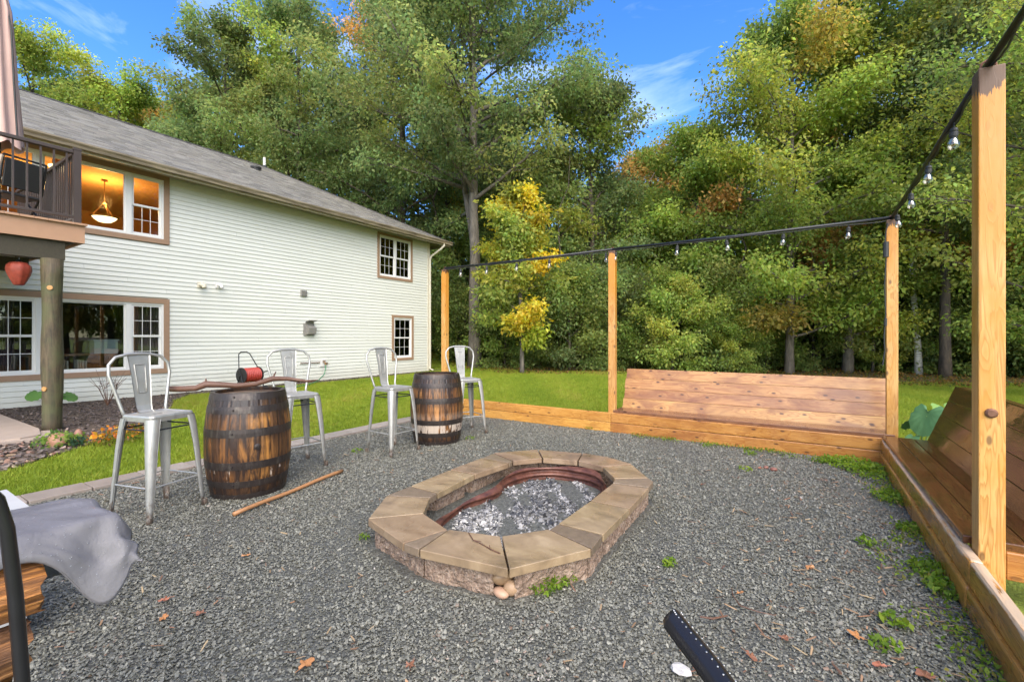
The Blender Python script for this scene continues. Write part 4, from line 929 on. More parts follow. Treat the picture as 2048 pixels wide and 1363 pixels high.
def barrel(loc, rz, mat, label, nst=26):
    b = thing('barrel', label, 'barrel', loc, rz, 'oak whisky barrels used as tables'); R0 = W[b.name]
    sm_ = stave_mesh(mat, nst)
    for i in range(nst): part('stave', sm_, b, R0 @ Matrix.Rotation(2*PI*i/nst, 4, 'Z'))
    for z0, z1 in HZ:
        part('hoop', MB().lathe([(brad(z0)-.002, z0), (brad(z0)+.0035, z0+.0005), (brad((z0+z1)/2)+.004, (z0+z1)/2), (brad(z1)+.0035, z1-.0005), (brad(z1)-.002, z1)], 72, capb=False, capt=False).mesh('hoop'), b, R0, HOOP)
        part('rivet', MB().lathe([(.009, 0), (.006, .005)], 8).mesh('rivet'), b, R0 @ Matrix.Rotation(-1.0, 4, 'Z') @ Matrix.Translation((brad((z0+z1)/2)+.006, 0, (z0+z1)/2)) @ Matrix.Rotation(PI/2, 4, 'Y'), HOOP)
    for i in range(5):
        w_ = .52/5; x0 = -.26+i*w_; yh = math.sqrt(max(.0, .258**2-max(abs(x0), abs(x0+w_))**2)) if i in (0, 4) else 0
        poly = [(x0+.001+(w_-.002)*k/4, math.sqrt(max(1e-5, .26**2-(x0+w_*k/4)**2))) for k in range(5)]; poly = [(p[0], -p[1]) for p in poly]+[p for p in poly[::-1]]
        part('head_board', MB().prism(poly, .835, .852).mesh('head_board'), b, R0, HEAD)
    part('bung', MB().lathe([(.026, 0), (.026, .006), (.01, .010)], 12).mesh('bung'), b, R0 @ Matrix.Rotation(-.45, 4, 'Z') @ Matrix.Translation((brad(.44), 0, .44)) @ Matrix.Rotation(PI/2, 4, 'Y'), HOOP)
    return b
barrel((-4.15, 2.15, 0), .15, ST1, 'dark charred barrel with a long branch lying across its top')
barrel((-4.02, 4.47, 0), 1.1, ST2, 'lighter barrel with white worn staves between the two far stools')

# ================================================================== STOOLS
def stool_proto(loc, rz, label):
    s = thing('bar_stool', label, 'stool', loc, rz, 'galvanised metal bar stools'); R0 = W[s.name]
    H_ = .76; a = .165
    # seat: rounded square dish with a folded lip and a hand slot
    def rsq(h, r, z, n=5):
        out_ = []
        for cx_, cy_, a0 in ((h-r, h-r, 0), (-h+r, h-r, PI/2), (-h+r, -h+r, PI), (h-r, -h+r, 1.5*PI)):
            for k in range(n): q = a0+PI/2*k/(n-1); out_.append((cx_+r*math.cos(q), cy_+r*math.sin(q), z))
        return out_
    rings = [rsq(a-.003, .03, H_-.045), rsq(a, .032, H_-.012), rsq(a-.004, .032, H_), rsq(a-.016, .03, H_+.001), rsq(a-.026, .028, H_-.006)]
    slot = []
    for k in range(20):
        q = 2*PI*(k+.5)/20-0; slot.append((.014*math.copysign(abs(math.cos(q))**.5, math.cos(q)), .045*math.copysign(abs(math.sin(q))**.5, math.sin(q)), H_-.007))
    rings.append(slot); rings.append([(p[0]*.95, p[1]*.95, H_-.02) for p in slot])
    m_ = MB(); m_.add([p for r in rings for p in r], [(j*20+k, j*20+(k+1) % 20, (j+1)*20+(k+1) % 20, (j+1)*20+k) for j in range(len(rings)-1) for k in range(20)])
    part('seat', m_.mesh('seat'), s, R0, STEEL)
    # legs: folded channels, wide at the top
    prof = [(-.5, -.12), (-.47, .03), (-.22, .30), (0, .36), (.22, .30), (.47, .03), (.5, -.12)]
    m_ = MB(); lv = []
    st = [(0, .036, .225), (.045, .036, .222), (.05, .044, .222), (.12, .05, .216), (.25, .060, .208), (.5, .078, .190), (.66, .092, .174), (.735, .100, .163)]
    for z, w_, o_ in st:
        for u, v in prof: lv.append(((u*w_), (v*w_*.8), z, o_))
    q = 1/math.sqrt(2)
    vv = [(o_+q*(v)-q*u*1.0-.02, o_+q*(v)+q*u*1.0-.02, z) for u, v, z, o_ in lv]; n_ = len(prof)
    inner = [(x_-q*.006, y_-q*.006, z_) for x_, y_, z_ in vv]; N0 = len(vv)
    fs = []
    for i in range(len(st)-1):
        for k in range(n_-1):
            a_ = i*n_+k; fs.append((a_, a_+n_, a_+n_+1, a_+1)); fs.append((N0+a_, N0+a_+1, N0+a_+n_+1, N0+a_+n_))
    for i in range(len(st)-1):
        for k in (0, n_-1): a_ = i*n_+k; fs.append((a_, N0+a_, N0+a_+n_, a_+n_))
    fs.append(tuple(range(n_))); lm = MB().add(vv+inner, fs).mesh('leg'); lm.materials.append(STEEL)
    lm.polygons.foreach_set('use_smooth', [True]*len(lm.polygons))
    for k in range(4):
        lg = part('leg', lm, s, R0 @ Matrix.Rotation(k*PI/2, 4, 'Z'))
        part('foot_cap', MB().lathe([(.016, 0.002), (.019, .02), (.018, .045)], 10, c=(.213, .213, 0)).mesh('foot_cap'), lg, R0 @ Matrix.Rotation(k*PI/2, 4, 'Z'), STEEL)
    def rods(z, e, r, nm, mt):
        for k in range(4):
            c0 = Matrix.Rotation(k*PI/2, 4, 'Z'); part(nm, MB().tube([c0 @ Vector((e, e-.03, z)), c0 @ Vector((e, -e+.03, z))], r, 6).mesh(nm), s, R0, mt)
    rods(.245, .198, .0065, 'footrest', STEEL); rods(.655, .165, .006, 'upper_brace', BLACKM)
    # back hoop: from the rear corners, flaring out and leaning back
    hp = [(-.13, -.150, H_-.03), (-.15, -.160, H_+.03), (-.175, -.195, H_+.18), (-.195, -.222, H_+.30), (-.208, -.215, H_+.375), (-.218, -.165, H_+.43), (-.224, -.08, H_+.450), (-.226, 0, H_+.453)]
    hp = [Vector(p) for p in hp]; hp = hp+[Vector((p.x, -p.y, p.z)) for p in hp[-2::-1]]
    part('back_hoop', MB().tube(hp, .0115, 10).mesh('back_hoop'), s, R0, STEEL, True)
    # splat with a pressed panel
    sp = [(-.125, .052, H_-.004), (-.150, .054, H_+.012), (-.163, .058, H_+.05), (-.172, .062, H_+.12), (-.192, .070, H_+.27), (-.215, .080, H_+.40), (-.224, .084, H_+.447)]
    m_ = MB(); vs_ = []
    for x_, hw, z_ in sp:
        for u in (-1, -.92, .92, 1): vs_.append((x_+(.006 if abs(u) == 1 else 0), u*hw, z_))
    fs = [(i*4+k, i*4+k+1, (i+1)*4+k+1, (i+1)*4+k) for i in range(len(sp)-1) for k in range(3)]
    m_.add(vs_, fs); m_.add([(v_[0]-.004, v_[1], v_[2]) for v_ in vs_], [f[::-1] for f in fs])
    sl_ = part('splat', m_.mesh('splat'), s, R0, STEEL)
    def xs(z): return float(np.interp(z, [p[2] for p in sp], [p[0] for p in sp]))
    rp_ = [(.030, H_+.15), (.040, H_+.37), (-.040, H_+.37), (-.030, H_+.15), (.030, H_+.15)]
    rp2 = []
    for i in range(4):
        for k in range(5): f_ = k/5; rp2.append((rp_[i][0]*(1-f_)+rp_[i+1][0]*f_, rp_[i][1]*(1-f_)+rp_[i+1][1]*f_))
    rp2.append(rp2[0])
    part('pressed_rib', MB().tube([(xs(z)+.001, y, z) for y, z in rp2], .0045, 5).mesh('pressed_rib'), sl_, R0, STEEL, True)
    return s
ST = [((-4.22, 1.50, 0.006), math.radians(15), 'bar stool nearest the camera, left of the dark barrel'), ((-4.46, 2.80, 0.006), math.radians(-9), 'bar stool half hidden behind the dark charred barrel'),
      ((-4.10, 3.79, 0.006), math.radians(-2), 'bar stool standing alone just left of the lighter barrel'), ((-4.03, 5.09, 0.006), math.radians(-25), 'bar stool behind and right of the lighter barrel')]
s0 = stool_proto(*ST[0])
for loc, rz, lb in ST[1:]: dup(s0, Matrix.Translation(loc) @ Matrix.Rotation(rz, 4, 'Z'), lb)

# ================================================================== FIRE PIT
t = NT('sandstone_cap'); v = t.geo()
n1 = t.noise(t.map(v, (2.2, 3.4, 2)), 1.6, 6, .62, .8); n2 = t.noise(v, 40, 5, .7)
c = t.ramp(n1, [(.30, (0.145, 0.10, 0.06)), (.5, (0.24, 0.165, 0.098)), (.7, (0.32, 0.23, 0.14))])
c = t.hsv(c, v=t.math('ADD', .78, t.math('ADD', t.math('MULTIPLY', n2, .2), t.math('MULTIPLY', t.rnd(), .26))), h=t.math('ADD', .49, t.math('MULTIPLY', t.rnd(), .02)))
t.bump(n2, .25, .003)
CAPM = t.fin(c, t.math('ADD', .20, t.math('MULTIPLY', t.ramp(t.noise(v, 3.5, 3), [(.4, 0.), (.62, 1.)]), .38)))
t = NT('filler_cap'); v = t.geo(); n2 = t.noise(v, 30, 5, .7)
t.bump(n2, .3, .003); FILLM = t.fin(t.hsv(t.ramp(n2, [(.3, (0.13, 0.095, 0.062)), (.7, (0.21, 0.155, 0.105))]), v=t.math('ADD', .85, t.math('MULTIPLY', t.rnd(), .3))), .4)
t = NT('split_face_block'); v = t.geo(); n1 = t.noise(v, 22, 6, .75, .4); vo = t.voro(v, 55)
t.bump(t.math('ADD', n1, t.math('MULTIPLY', vo, .6)), 1.0, .02)
BLOCKM = t.fin(t.ramp(n1, [(.3, (0.12, 0.075, 0.05)), (.5, (0.27, 0.185, 0.13)), (.7, (0.42, 0.32, 0.24))]), .7)
pit = thing('fire_pit', 'oblong stone fire pit with tan cap stones and rusty steel liner', 'fire pit', PITC)
STONES = [('m',[(110,548),(328,700),(605,612),(460,515)]),('f',[(331,703),(425,737),(611,612)]),('m',[(430,740),(982,862),(934,656),(614,613)]),('m',[(988,862),(1500,737),(1232,613),(941,656)]),
 ('f',[(1504,733),(1570,650),(1290,580),(1237,611)]),('m',[(1573,647),(1735,487),(1490,438),(1293,577)]),('m',[(1738,483),(1853,359),(1626,329),(1493,433)]),('f',[(1856,353),(1885,318),(1852,297),(1642,302),(1628,325)]),
 ('m',[(1849,293),(1752,212),(1569,229),(1640,297)]),('m',[(1748,208),(1600,165),(1446,141),(1416,190),(1564,226)]),('m',[(1440,140),(1168,118),(1197,172),(1411,189)]),('m',[(1162,118),(893,140),(1012,190),(1192,172)]),
 ('f',[(889,141),(822,169),(992,200),(1008,191)]),('m',[(818,171),(620,244),(778,271),(988,202)]),('m',[(615,246),(378,343),(546,388),(773,273)]),('f',[(374,346),(226,404),(500,416),(542,391)]),('m',[(222,408),(113,544),(458,512),(497,419)])]
for k_, cr_ in STONES:
    P_ = [pc(*p) for p in cr_]; cc = sum(P_, Vector())/len(P_)
    P_ = [cc+(p-cc)*(1-.004/max(.05, (p-cc).length)) for p in P_]
    ar = sum(P_[i].x*P_[(i+1) % len(P_)].y-P_[(i+1) % len(P_)].x*P_[i].y for i in range(len(P_)))
    if ar < 0: P_ = P_[::-1]
    bm = bmesh.new(); f0 = [bm.verts.new((p.x-cc.x, p.y-cc.y, 0)) for p in P_]; f1 = [bm.verts.new((p.x-cc.x, p.y-cc.y, .048)) for p in P_]; n_ = len(P_)
    bm.faces.new(f0[::-1]); bm.faces.new(f1)
    for i in range(n_): bm.faces.new((f0[i], f0[(i+1) % n_], f1[(i+1) % n_], f1[i]))
    bmesh.ops.bevel(bm, geom=bm.edges[:], offset=.003, segments=1, affect='EDGES')
    m_ = bpy.data.meshes.new('cap_stone'); bm.to_mesh(m_); bm.free()
    part('cap_stone', m_, pit, TM((cc.x, cc.y, .132+random.uniform(-.002, .002)), 0, random.uniform(-.004, .004), random.uniform(-.004, .004)), CAPM if k_ == 'm' else FILLM)
def inset(p, dd): u = (PITC-p); u.z = 0; return Vector((p.x, p.y, 0))+u.normalized()*dd
ring = [pc(*p) for p in [(110,548),(425,737),(886,836),(1012,858),(1500,737),(1600,615),(1790,425),(1885,318),(1750,210),(1442,140),(1165,118),(890,140),(618,244),(375,345),(225,405)]]
for i in range(len(ring)):
    if i == 2: continue
    p, q = inset(ring[i], .045), inset(ring[(i+1) % len(ring)], .045); u = (q-p); L_ = u.length; u.normalize(); inn_ = (PITC-(p+q)/2).normalized()
    nrm = Vector((u.y, -u.x, 0)); nrm = nrm if nrm.dot(inn_) < 0 else -nrm
    p = p+u*.006; q = q-u*.006; nu = max(4, int(L_/.03)); nv_ = 6; vs_ = []
    for b_ in range(nv_+1):
        for a_ in range(nu+1):
            r = 0 if a_ in (0, nu) or b_ == nv_ else random.uniform(-.007, .012)
            pp_ = p.lerp(q, a_/nu)+nrm*r; vs_.append((pp_.x, pp_.y, -.05+.18*b_/nv_))
    fs = [(b_*(nu+1)+a_, b_*(nu+1)+a_+1, (b_+1)*(nu+1)+a_+1, (b_+1)*(nu+1)+a_) for b_ in range(nv_) for a_ in range(nu)]
    m_ = MB().add(vs_, fs); bi = p-nrm*.16+u*.05; bj = q-nrm*.16-u*.05
    e0, e1 = p, q
    m_.add([(e0.x, e0.y, -.05), (e1.x, e1.y, -.05), (bj.x, bj.y, -.05), (bi.x, bi.y, -.05), (e0.x, e0.y, .13), (e1.x, e1.y, .13), (bj.x, bj.y, .13), (bi.x, bi.y, .13)], [(4, 5, 6, 7), (1, 2, 6, 5), (2, 3, 7, 6), (3, 0, 4, 7)])
    part('wall_block', m_.mesh('wall_block'), pit, Matrix.Identity(4), BLOCKM)
t = NT('rusty_liner'); v = t.geo(); n1 = t.noise(v, 12, 6, .7)
t.bump(n1, .3, .004); LINER = t.fin(t.ramp(n1, [(.3, (0.04, 0.018, 0.014)), (.5, (0.12, 0.046, 0.030)), (.66, (0.18, 0.075, 0.05)), (.8, (0.10, 0.07, 0.058))]), .40, .2)
m_ = MB(); na_, nz_ = 96, 22; vs_ = []
LC = Vector((-1.80, 3.06, 0))
for j in range(nz_+1):
    for i in range(na_):
        th = 2*PI*i/na_; ct, st_ = math.cos(th), math.sin(th); e = 2/2.7
        top = .096+.032*math.sin(th+.1)+.012*math.sin(5*th+1)-.03*math.exp(-((th-3.6)/.45)**2); z = -.12+(top+.12)*j/nz_
        off = .019*math.sin(z*2*PI/.062)-.085*math.exp(-((th-3.08)/.16)**2)*min(1, (z+.12)/.12)+.010*math.sin(3*th)+(.018 if j == nz_ else 0)
        ax_, by_ = .455+off, .845+off; vs_.append((LC.x+ax_*math.copysign(abs(ct)**e, ct), LC.y+by_*math.copysign(abs(st_)**e, st_), z))
m_.add(vs_, [(j*na_+i, j*na_+(i+1) % na_, (j+1)*na_+(i+1) % na_, (j+1)*na_+i) for j in range(nz_) for i in range(na_)])
part('steel_liner', m_.mesh('steel_liner'), pit, Matrix.Identity(4), LINER, True)
# ash bed and charcoal
t = NT('ash'); v = t.geo(); n1 = t.noise(v, 7, 6, .7, .5)
t.bump(t.noise(v, 60, 5, .7), .8, .01)
gm = t.ramp(n1, [(.36, (0.10, 0.097, 0.092)), (.48, (0.22, 0.215, 0.20)), (.60, (0.48, 0.46, 0.43))]); ASH = t.fin(gm, .9)
vs_ = []; nr_ = 26
for j in range(nr_+1):
    for i in range(64):
        th = 2*PI*i/64; ct, st_ = math.cos(th), math.sin(th); e = 2/2.6; f_ = j/nr_
        x_ = LC.x+.47*f_*math.copysign(abs(ct)**e, ct); y_ = LC.y+.86*f_*math.copysign(abs(st_)**e, st_)
        vs_.append((x_, y_, -.010+.018*math.sin(x_*9+1)*math.cos(y_*7)+.012*math.sin(x_*23+y_*19)+.012*(1-f_)))
m_ = MB().add(vs_, [(j*64+i, j*64+(i+1) % 64, (j+1)*64+(i+1) % 64, (j+1)*64+i) for j in range(nr_) for i in range(64)])
tag(part('ash_bed', m_.mesh('ash_bed'), None, None, ASH, True), 'grey and white powdery ash lying inside the fire pit', None, None, 'stuff')
n = 6500; th = RNG.uniform(0, 2*PI, n); f_ = np.sqrt(RNG.random(n)); e = 2/2.6
x = LC.x+.45*f_*np.sign(np.cos(th))*np.abs(np.cos(th))**e; y = LC.y+.84*f_*np.sign(np.sin(th))*np.abs(np.sin(th))**e
wsp = np.clip(.5+.3*np.sin(x*9.0+y*4.2+1.0)+.3*np.cos(y*7.3-x*3)+.2*np.sin(x*21-y*17), 0, 1); nearm = smooth(3.3, 2.4, y)
rn = np.clip(RNG.random(n)*.55+.5*(wsp*.6+nearm*.45)*RNG.random(n)**.7, 0, 1)
s = RNG.uniform(.010, .030, n)*(1+1.1*(RNG.random(n) < .14)); scl = np.stack([s, s*RNG.uniform(.4, .9, n), s*RNG.uniform(.15, .45, n)], 1)
rot = np.stack([RNG.normal(0, .5, n), RNG.normal(0, .5, n), RNG.uniform(0, 6.28, n)], 1)
t = NT('charcoal'); a = t.n('ShaderNodeAttribute'); a.attribute_name = 'rnd'; a.attribute_type = 'INSTANCER'
CHAR = t.fin(t.ramp(a.outputs['Fac'], [(0, (0.012, 0.012, 0.013)), (.28, (0.05, 0.05, 0.051)), (.38, (0.12, 0.118, 0.117)), (.56, (0.25, .243, .235)), (.78, (0.46, .44, .41)), (1, (.7, .68, .62))]), .5)
tag(scatter('charcoal', np.stack([x, y, -.012+.018*np.sin(x*9+1)*np.cos(y*7)+.012*np.sin(x*23+y*19)+.012*(1-f_)+.006], 1), rot, scl, rn, CHAR, 'chip'), 'black and grey charcoal lumps in the fire pit ash', None, None, 'stuff')
ROCK = m_plain('river_rock', (0.33, 0.21, 0.12), .5, 0, .25, 9)
def rock(name, label, c, s, mat=ROCK, cat='rock', grp=None, seed=1, rz=0):
    bm = bmesh.new(); bmesh.ops.create_icosphere(bm, subdivisions=3, radius=1); rr = random.Random(seed); k = [Vector((rr.uniform(-1, 1), rr.uniform(-1, 1), rr.uniform(-1, 1))) for _ in range(5)]
    for v_ in bm.verts:
        v_.co *= 1+.12*sum(math.sin(2.2*v_.co.dot(q_)+i) for i, q_ in enumerate(k))/2.5; v_.co = Vector((v_.co.x*s[0], v_.co.y*s[1], v_.co.z*s[2]))
    m_ = bpy.data.meshes.new(name); bm.to_mesh(m_); bm.free()
    return tag(part(name, m_, None, TM(c, rz), mat, True), label, cat, grp)
gp_ = (inset(ring[2], .085)+inset(ring[3], .085))/2; ud = (ring[3]-ring[2]).normalized()
rock('stone', 'brown upper stone wedged in the gap of the fire pit wall', gp_+Vector((0, 0, .085))-ud*.012, (.062, .04, .04), m_plain('brown_rock', (.25, .16, .085), .5, 0, .2), 'stone', None, 2, .9)
rock('stone', 'tan round stone on the right in the fire pit gap', gp_+ud*.03+Vector((.012, -.01, .045)), (.04, .035, .04), ROCK, 'stone', None, 3)
rock('stone', 'pinkish bottom stone at the foot of the fire pit gap', gp_-ud*.012+Vector((.01, -.03, .018)), (.048, .034, .025), m_plain('pink_rock', (.42, .26, .17), .5, 0, .2), 'stone', None, 4)
tw = [pc(735, 632, .183), pc(765, 680, .19), pc(820, 705, .186), pc(870, 735, .187), pc(930, 762, .185)]
o = part('twig', MB().tube(tw, [.0025, .003, .003, .0035, .004], 5).tube([tw[3], pc(865, 710, .20)], .002, 4).tube([tw[1], pc(815, 690, .20)], .0018, 4).mesh('twig'), None, None, STICK); tag(o, 'thin dark twig lying on a near cap stone of the fire pit', 'twig')

# ================================================================== LOOSE THINGS ROUND THE COURT
a_, b_ = gr(467, 1031, .015), gr(684, 943, .015)
pl_ = [a_.lerp(b_, k/10)+Vector((0, 0, .012+.004*math.sin(k))) for k in range(11)]
o = part('wooden_pole', MB().tube(pl_, [.016]*9+[.017, .017], 10).mesh('wooden_pole'), None, None, POLEW, True); tag(o, 'long round wooden pole lying on the gravel by the barrel', 'pole')
br = [at(342, 787, 3.86), at(362, 785, 3.85), at(392, 776, 3.86), at(412, 768, 3.88), at(440, 769, 3.92), at(475, 771, 3.98), at(510, 768, 4.06), at(545, 757, 4.18), at(575, 757, 4.24), at(600, 762, 4.3)]
bz = [0.885]*10
br = [Vector((p.x, p.y, max(p.z, .912))) for p in br]
m_ = MB().tube(br, [.025, .026, .025, .030, .025, .024, .022, .025, .019, .014], 10).tube([br[8], at(612, 762, 4.33), at(636, 760, 4.4)], [.02, .013, .006], 7).tube([br[3], br[3]+Vector((0, 0, .05))], [.015, .004], 5).tube([br[7], br[7]+Vector((-.03, .05, .06))], [.012, .004], 5)
o = part('branch', m_.mesh('branch'), None, None, STICK, True); tag(o, 'crooked reddish brown branch laid across the dark barrel', 'branch')

hr = thing('hose_reel', 'small black cart carrying a coiled red hose reel', 'hose reel', (-11.0, 5.72, 0), .15); R0 = W[hr.name]
# drum axis runs along local Y
dm = R0 @ Matrix.Translation((0, 0, .46)) @ Matrix.Rotation(PI/2, 4, 'X')
m_ = MB()
for i in range(9):
    zc_ = -.18+.045*i; m_.add(*(lambda q_: (q_.v, q_.f))(MB().lathe([(.15, zc_-.022), (.165, zc_-.012), (.17, zc_), (.165, zc_+.012), (.15, zc_+.022)], 28, capb=False, capt=False)))
part('hose_coil', m_.mesh('hose_coil'), hr, dm, REDP, True)
for s_ in (-1, 1): part('drum_flange', MB().lathe([(.03, s_*.215-.006), (.185, s_*.215-.006), (.185, s_*.215+.006), (.03, s_*.215+.006)], 24, capb=False, capt=False).mesh('drum_flange'), hr, dm, BLACKP)
m_ = MB()
for s_ in (-1, 1):
    m_.tube([(.18, s_*.25, .02), (.05, s_*.25, .46), (-.05, s_*.24, .62), (-.20, s_*.14, .95), (-.22, s_*.07, 1.0)], .013, 6); m_.tube([(-.2, s_*.25, .02), (0, s_*.25, .46)], .013, 6)
m_.tube([(-.22, -.07, 1.0), (-.22, .07, 1.0)], .013, 6).tube([(0, -.25, .46), (0, .25, .46)], .012, 6).tube([(.18, -.25, .02), (.18, .25, .02)], .013, 6).tube([(-.2, -.25, .02), (-.2, .25, .02)], .013, 6)
part('frame', m_.mesh('frame'), hr, R0, BLACKM)
part('crank', MB().tube([(0, .25, .46), (0, .31, .46), (.1, .32, .52), (.1, .38, .52)], .012, 6).mesh('crank'), hr, R0, BLACKM)
for s_ in (-1, 1): part('wheel', MB().lathe([(.02, -.015), (.09, -.018), (.10, 0), (.09, .018), (.02, .015)], 18, capb=False, capt=False).mesh('wheel'), hr, R0 @ Matrix.Translation((.18, s_*.28, .10)) @ Matrix.Rotation(PI/2, 4, 'X'), BLACKP)

# firewood rack, logs and tarp (local frame: x along the logs = world Y, y away from the court = world -X)
RK = Matrix(((0, -1, 0, 0), (1, 0, 0, 0), (0, 0, 1, 0), (0, 0, 0, 1)))
rk = thing('firewood_rack', 'black steel firewood rack hoop beside stacked split logs', 'rack', RK @ Vector((0.05, 1.9, 0)))
def hoop(y_):
    c = [(.275, .02), (.245, .5), (.226, .85), (.215, .98), (.202, 1.04), (.175, 1.085), (.13, 1.10), (-.10, 1.10), (-.15, 1.08), (-.18, 1.03), (-.19, .9), (-.20, .02)]
    return MB().tube([RK @ Vector((q_[0], y_, q_[1])) for q_ in c], .0115, 10).mesh('hoop')
part('front_hoop', hoop(1.295), rk, Matrix.Identity(4), BLACKM, True)
part('back_hoop', hoop(1.70), rk, Matrix.Identity(4), BLACKM, True)
for x_ in (-.17, .25): part('base_rail', MB().tube([RK @ Vector((x_, 1.295, .05)), RK @ Vector((x_, 1.70, .05))], .014, 8).mesh('base_rail'), rk, Matrix.Identity(4), BLACKM)
def log_mesh(r, L_, seed, wedge):
    rr = random.Random(seed); n_ = 30; prof_ = []
    for k in range(n_):
        a0 = 2*PI*k/n_; r_ = r*(1+.12*math.sin(a0*2+seed)+.07*math.sin(a0*5+seed*2))
        y_, z_ = r_*math.cos(a0), r_*math.sin(a0)
        if wedge: z_ = max(z_, -r*.35+.25*y_); y_ = min(y_, r*.7)
        prof_.append((y_, z_))
    m_ = MB(); S = 14; vs_ = []; RG = [rr.uniform(-.05, .05) for _ in range(n_)]
    for i in range(S+1):
        for k, (y_, z_) in enumerate(prof_):
            j_ = 1+rr.uniform(-.02, .02)+RG[k]; vs_.append((L_*(i/S-.5)+(rr.uniform(-.010, .010) if i in (0, S) else 0), y_*j_, z_*j_))
    m_.add(vs_, [(i*n_+k, i*n_+(k+1) % n_, (i+1)*n_+(k+1) % n_, (i+1)*n_+k) for i in range(S) for k in range(n_)])
    m_.add([vs_[k] for k in range(n_)], [tuple(range(n_-1, -1, -1))]); m_.add([vs_[S*n_+k] for k in range(n_)], [tuple(range(n_))])
    return m_.mesh('log')
LG = ['dark top log just under the grey tarp at the rack edge', 'second log from the top with a shadowed split face', 'thin orange log set back in the stack', 'fat split log sticking out low in the stack', 'reddish split log below the fat protruding one', 'bottom log at ground level in the rack']
for i, (e_, z_, r_, wdg) in enumerate([(.29, .780, .066, 1), (.268, .660, .056, 0), (.235, .562, .042, 1), (.295, .455, .060, 0), (.262, .315, .070, 1), (.285, .155, .074, 0)]):
    o = part('firewood_log', log_mesh(r_, .44, i+3, wdg), None, RK @ TM((e_-.22, 1.475+.002*i, z_), random.uniform(-.03, .03), .6*i, random.uniform(-.03, .03)), SPLITWOOD); tag(o, LG[i], 'log')
LH = ['rear log touching the ground behind the front row', 'rear log second from the ground', 'rear log third from the ground', 'rear log fourth from the ground', 'rear log fifth from the ground', 'rear log highest under the tarp crest']
for i in range(6):
    o = part('firewood_log', log_mesh(.075, .43, 20+i, i % 2), None, RK @ TM((.05+.02*math.sin(i), 1.635, .13+.135*i), random.uniform(-.05, .05), i, 0), SPLITWOOD); tag(o, LH[i], 'log')
# the tarp: heavy cloth over the logs, sagging past their right end
t = NT('grey_tarp'); v = t.geo(); n1 = t.noise(v, 9, 4, .6, .4)
t.bump(t.math('ADD', n1, t.math('ADD', t.math('MULTIPLY', t.voro(t.map(v, (9, 14, 9), (0, 0, .5)), 1.0, 'Distance', 1.0, 'DISTANCE_TO_EDGE'), .6), t.math('MULTIPLY', t.noise(v, 420, 2), .05))), .55, .010)
drp = t.ramp(t.voro(v, 95), [(.10, 1.), (.16, 0.)]); c = t.mix(n1, (0.11, 0.106, 0.112), (0.165, 0.158, 0.166))
TARP = t.fin(c, t.math('SUBTRACT', .62, t.math('MULTIPLY', drp, .45), True))
nu, nv_ = 150, 90
def tarp_pt(u, v_):
    # local sheet over the stack: u runs along the logs (past their right ends), v from the far hem over the top to the near hem
    Y0 = -.75+u*1.24; e_ = max(0., Y0-.425)
    Y_ = Y0-e_*.55; drop = e_*.85                       # past .40 the cloth turns down
    cor = math.exp(-((Y0-.385)/.06)**2)                  # the hanging corner
    sw = float(smooth(.24, .40, Y0))
    L_ = .034+.118*cor+.02*sw
    if v_ < .30: f_ = v_/.30; X_ = -1.80+.015*math.sin(Y0*12)*(1-f_); z_ = .66+.22*f_-.0*drop
    elif v_ < .68: f_ = (v_-.30)/.38; X_ = -1.795+.335*f_; z_ = .882+.024*math.sin(f_*PI*.62)+.003*math.sin(Y0*11+f_*7)
    else: f_ = (v_-.68)/.32; X_ = -1.458+.012*math.sin(f_*3)+(.03+.035*sw)*f_; z_ = .898-f_*L_
    z_ -= drop*(1-.25*f_ if v_ > .68 else 1)
    k_ = sw                                             # folds gather towards the end
    z_ += k_*(.0025*math.sin(v_*30+Y0*16)+.0018*math.sin(v_*63-Y0*41))
    X_ += k_*(.0045*math.sin(Y0*60+v_*9)+.004*abs(math.sin(Y0*34-v_*12)))
    Y_ += k_*.004*math.sin(v_*37+2)
    z_ += .0012*math.sin(Y0*37+v_*23)+.0010*math.sin(Y0*61-X_*33)
    return Vector((X_, Y_, z_))
vs_ = [tarp_pt(i/nu, j/nv_) for j in range(nv_+1) for i in range(nu+1)]
tm_ = MB().add(vs_, [(j*(nu+1)+i, j*(nu+1)+i+1, (j+1)*(nu+1)+i+1, (j+1)*(nu+1)+i) for j in range(nv_) for i in range(nu)]).mesh('tarp')
o = part('grey_tarp', tm_, None, None, TARP, True); tag(o, 'wet grey tarp draped over the firewood and sagging past it', 'tarp')
sm2 = o.modifiers.new('thick', 'SOLIDIFY'); sm2.thickness = .004
o = part('white_tub', MB().prism([(-.22, -.14), (.22, -.14), (.22, .14), (-.22, .14)], 0, .56).box(-.235, .235, -.155, .155, .561, .59).mesh('white_tub'), None, TM((-3.12, .40, 0), 0), m_plain('tub_white', (.42, .42, .41), .5)); tag(o, 'white lidded tub partly hidden behind the tarp', 'tub')

TP = [p for p in bpy.data.objects if p.name == 'grey_tarp'][0]
part('seam', MB().tube([tarp_pt(i/120, .665)+Vector((.002, 0, .003)) for i in range(20, 116)], .0014, 4).mesh('seam'), TP, Matrix.Identity(4), TARP)
part('hem', MB().tube([tarp_pt(i/120, 1.0) for i in range(20, 121)], .0032, 5).mesh('hem'), TP, Matrix.Identity(4), TARP)
dr = [tarp_pt(random.uniform(.35, .97), random.uniform(.34, .95))+Vector((.0035, 0, .0035)) for _ in range(420)]; nd = len(dr)
sd0 = RNG.uniform(.0012, .003, nd)
t = NT('water_drop'); DROP = t.fin((.35, .36, .38), .05, 0, 1.0)
tag(scatter('water_droplets', np.array([tuple(p) for p in dr]), np.zeros((nd, 3)), np.stack([sd0, sd0, sd0*.8], 1), RNG.random(nd), DROP, 'chip'), 'rain droplets beaded on the grey tarp', None, None, 'stuff')
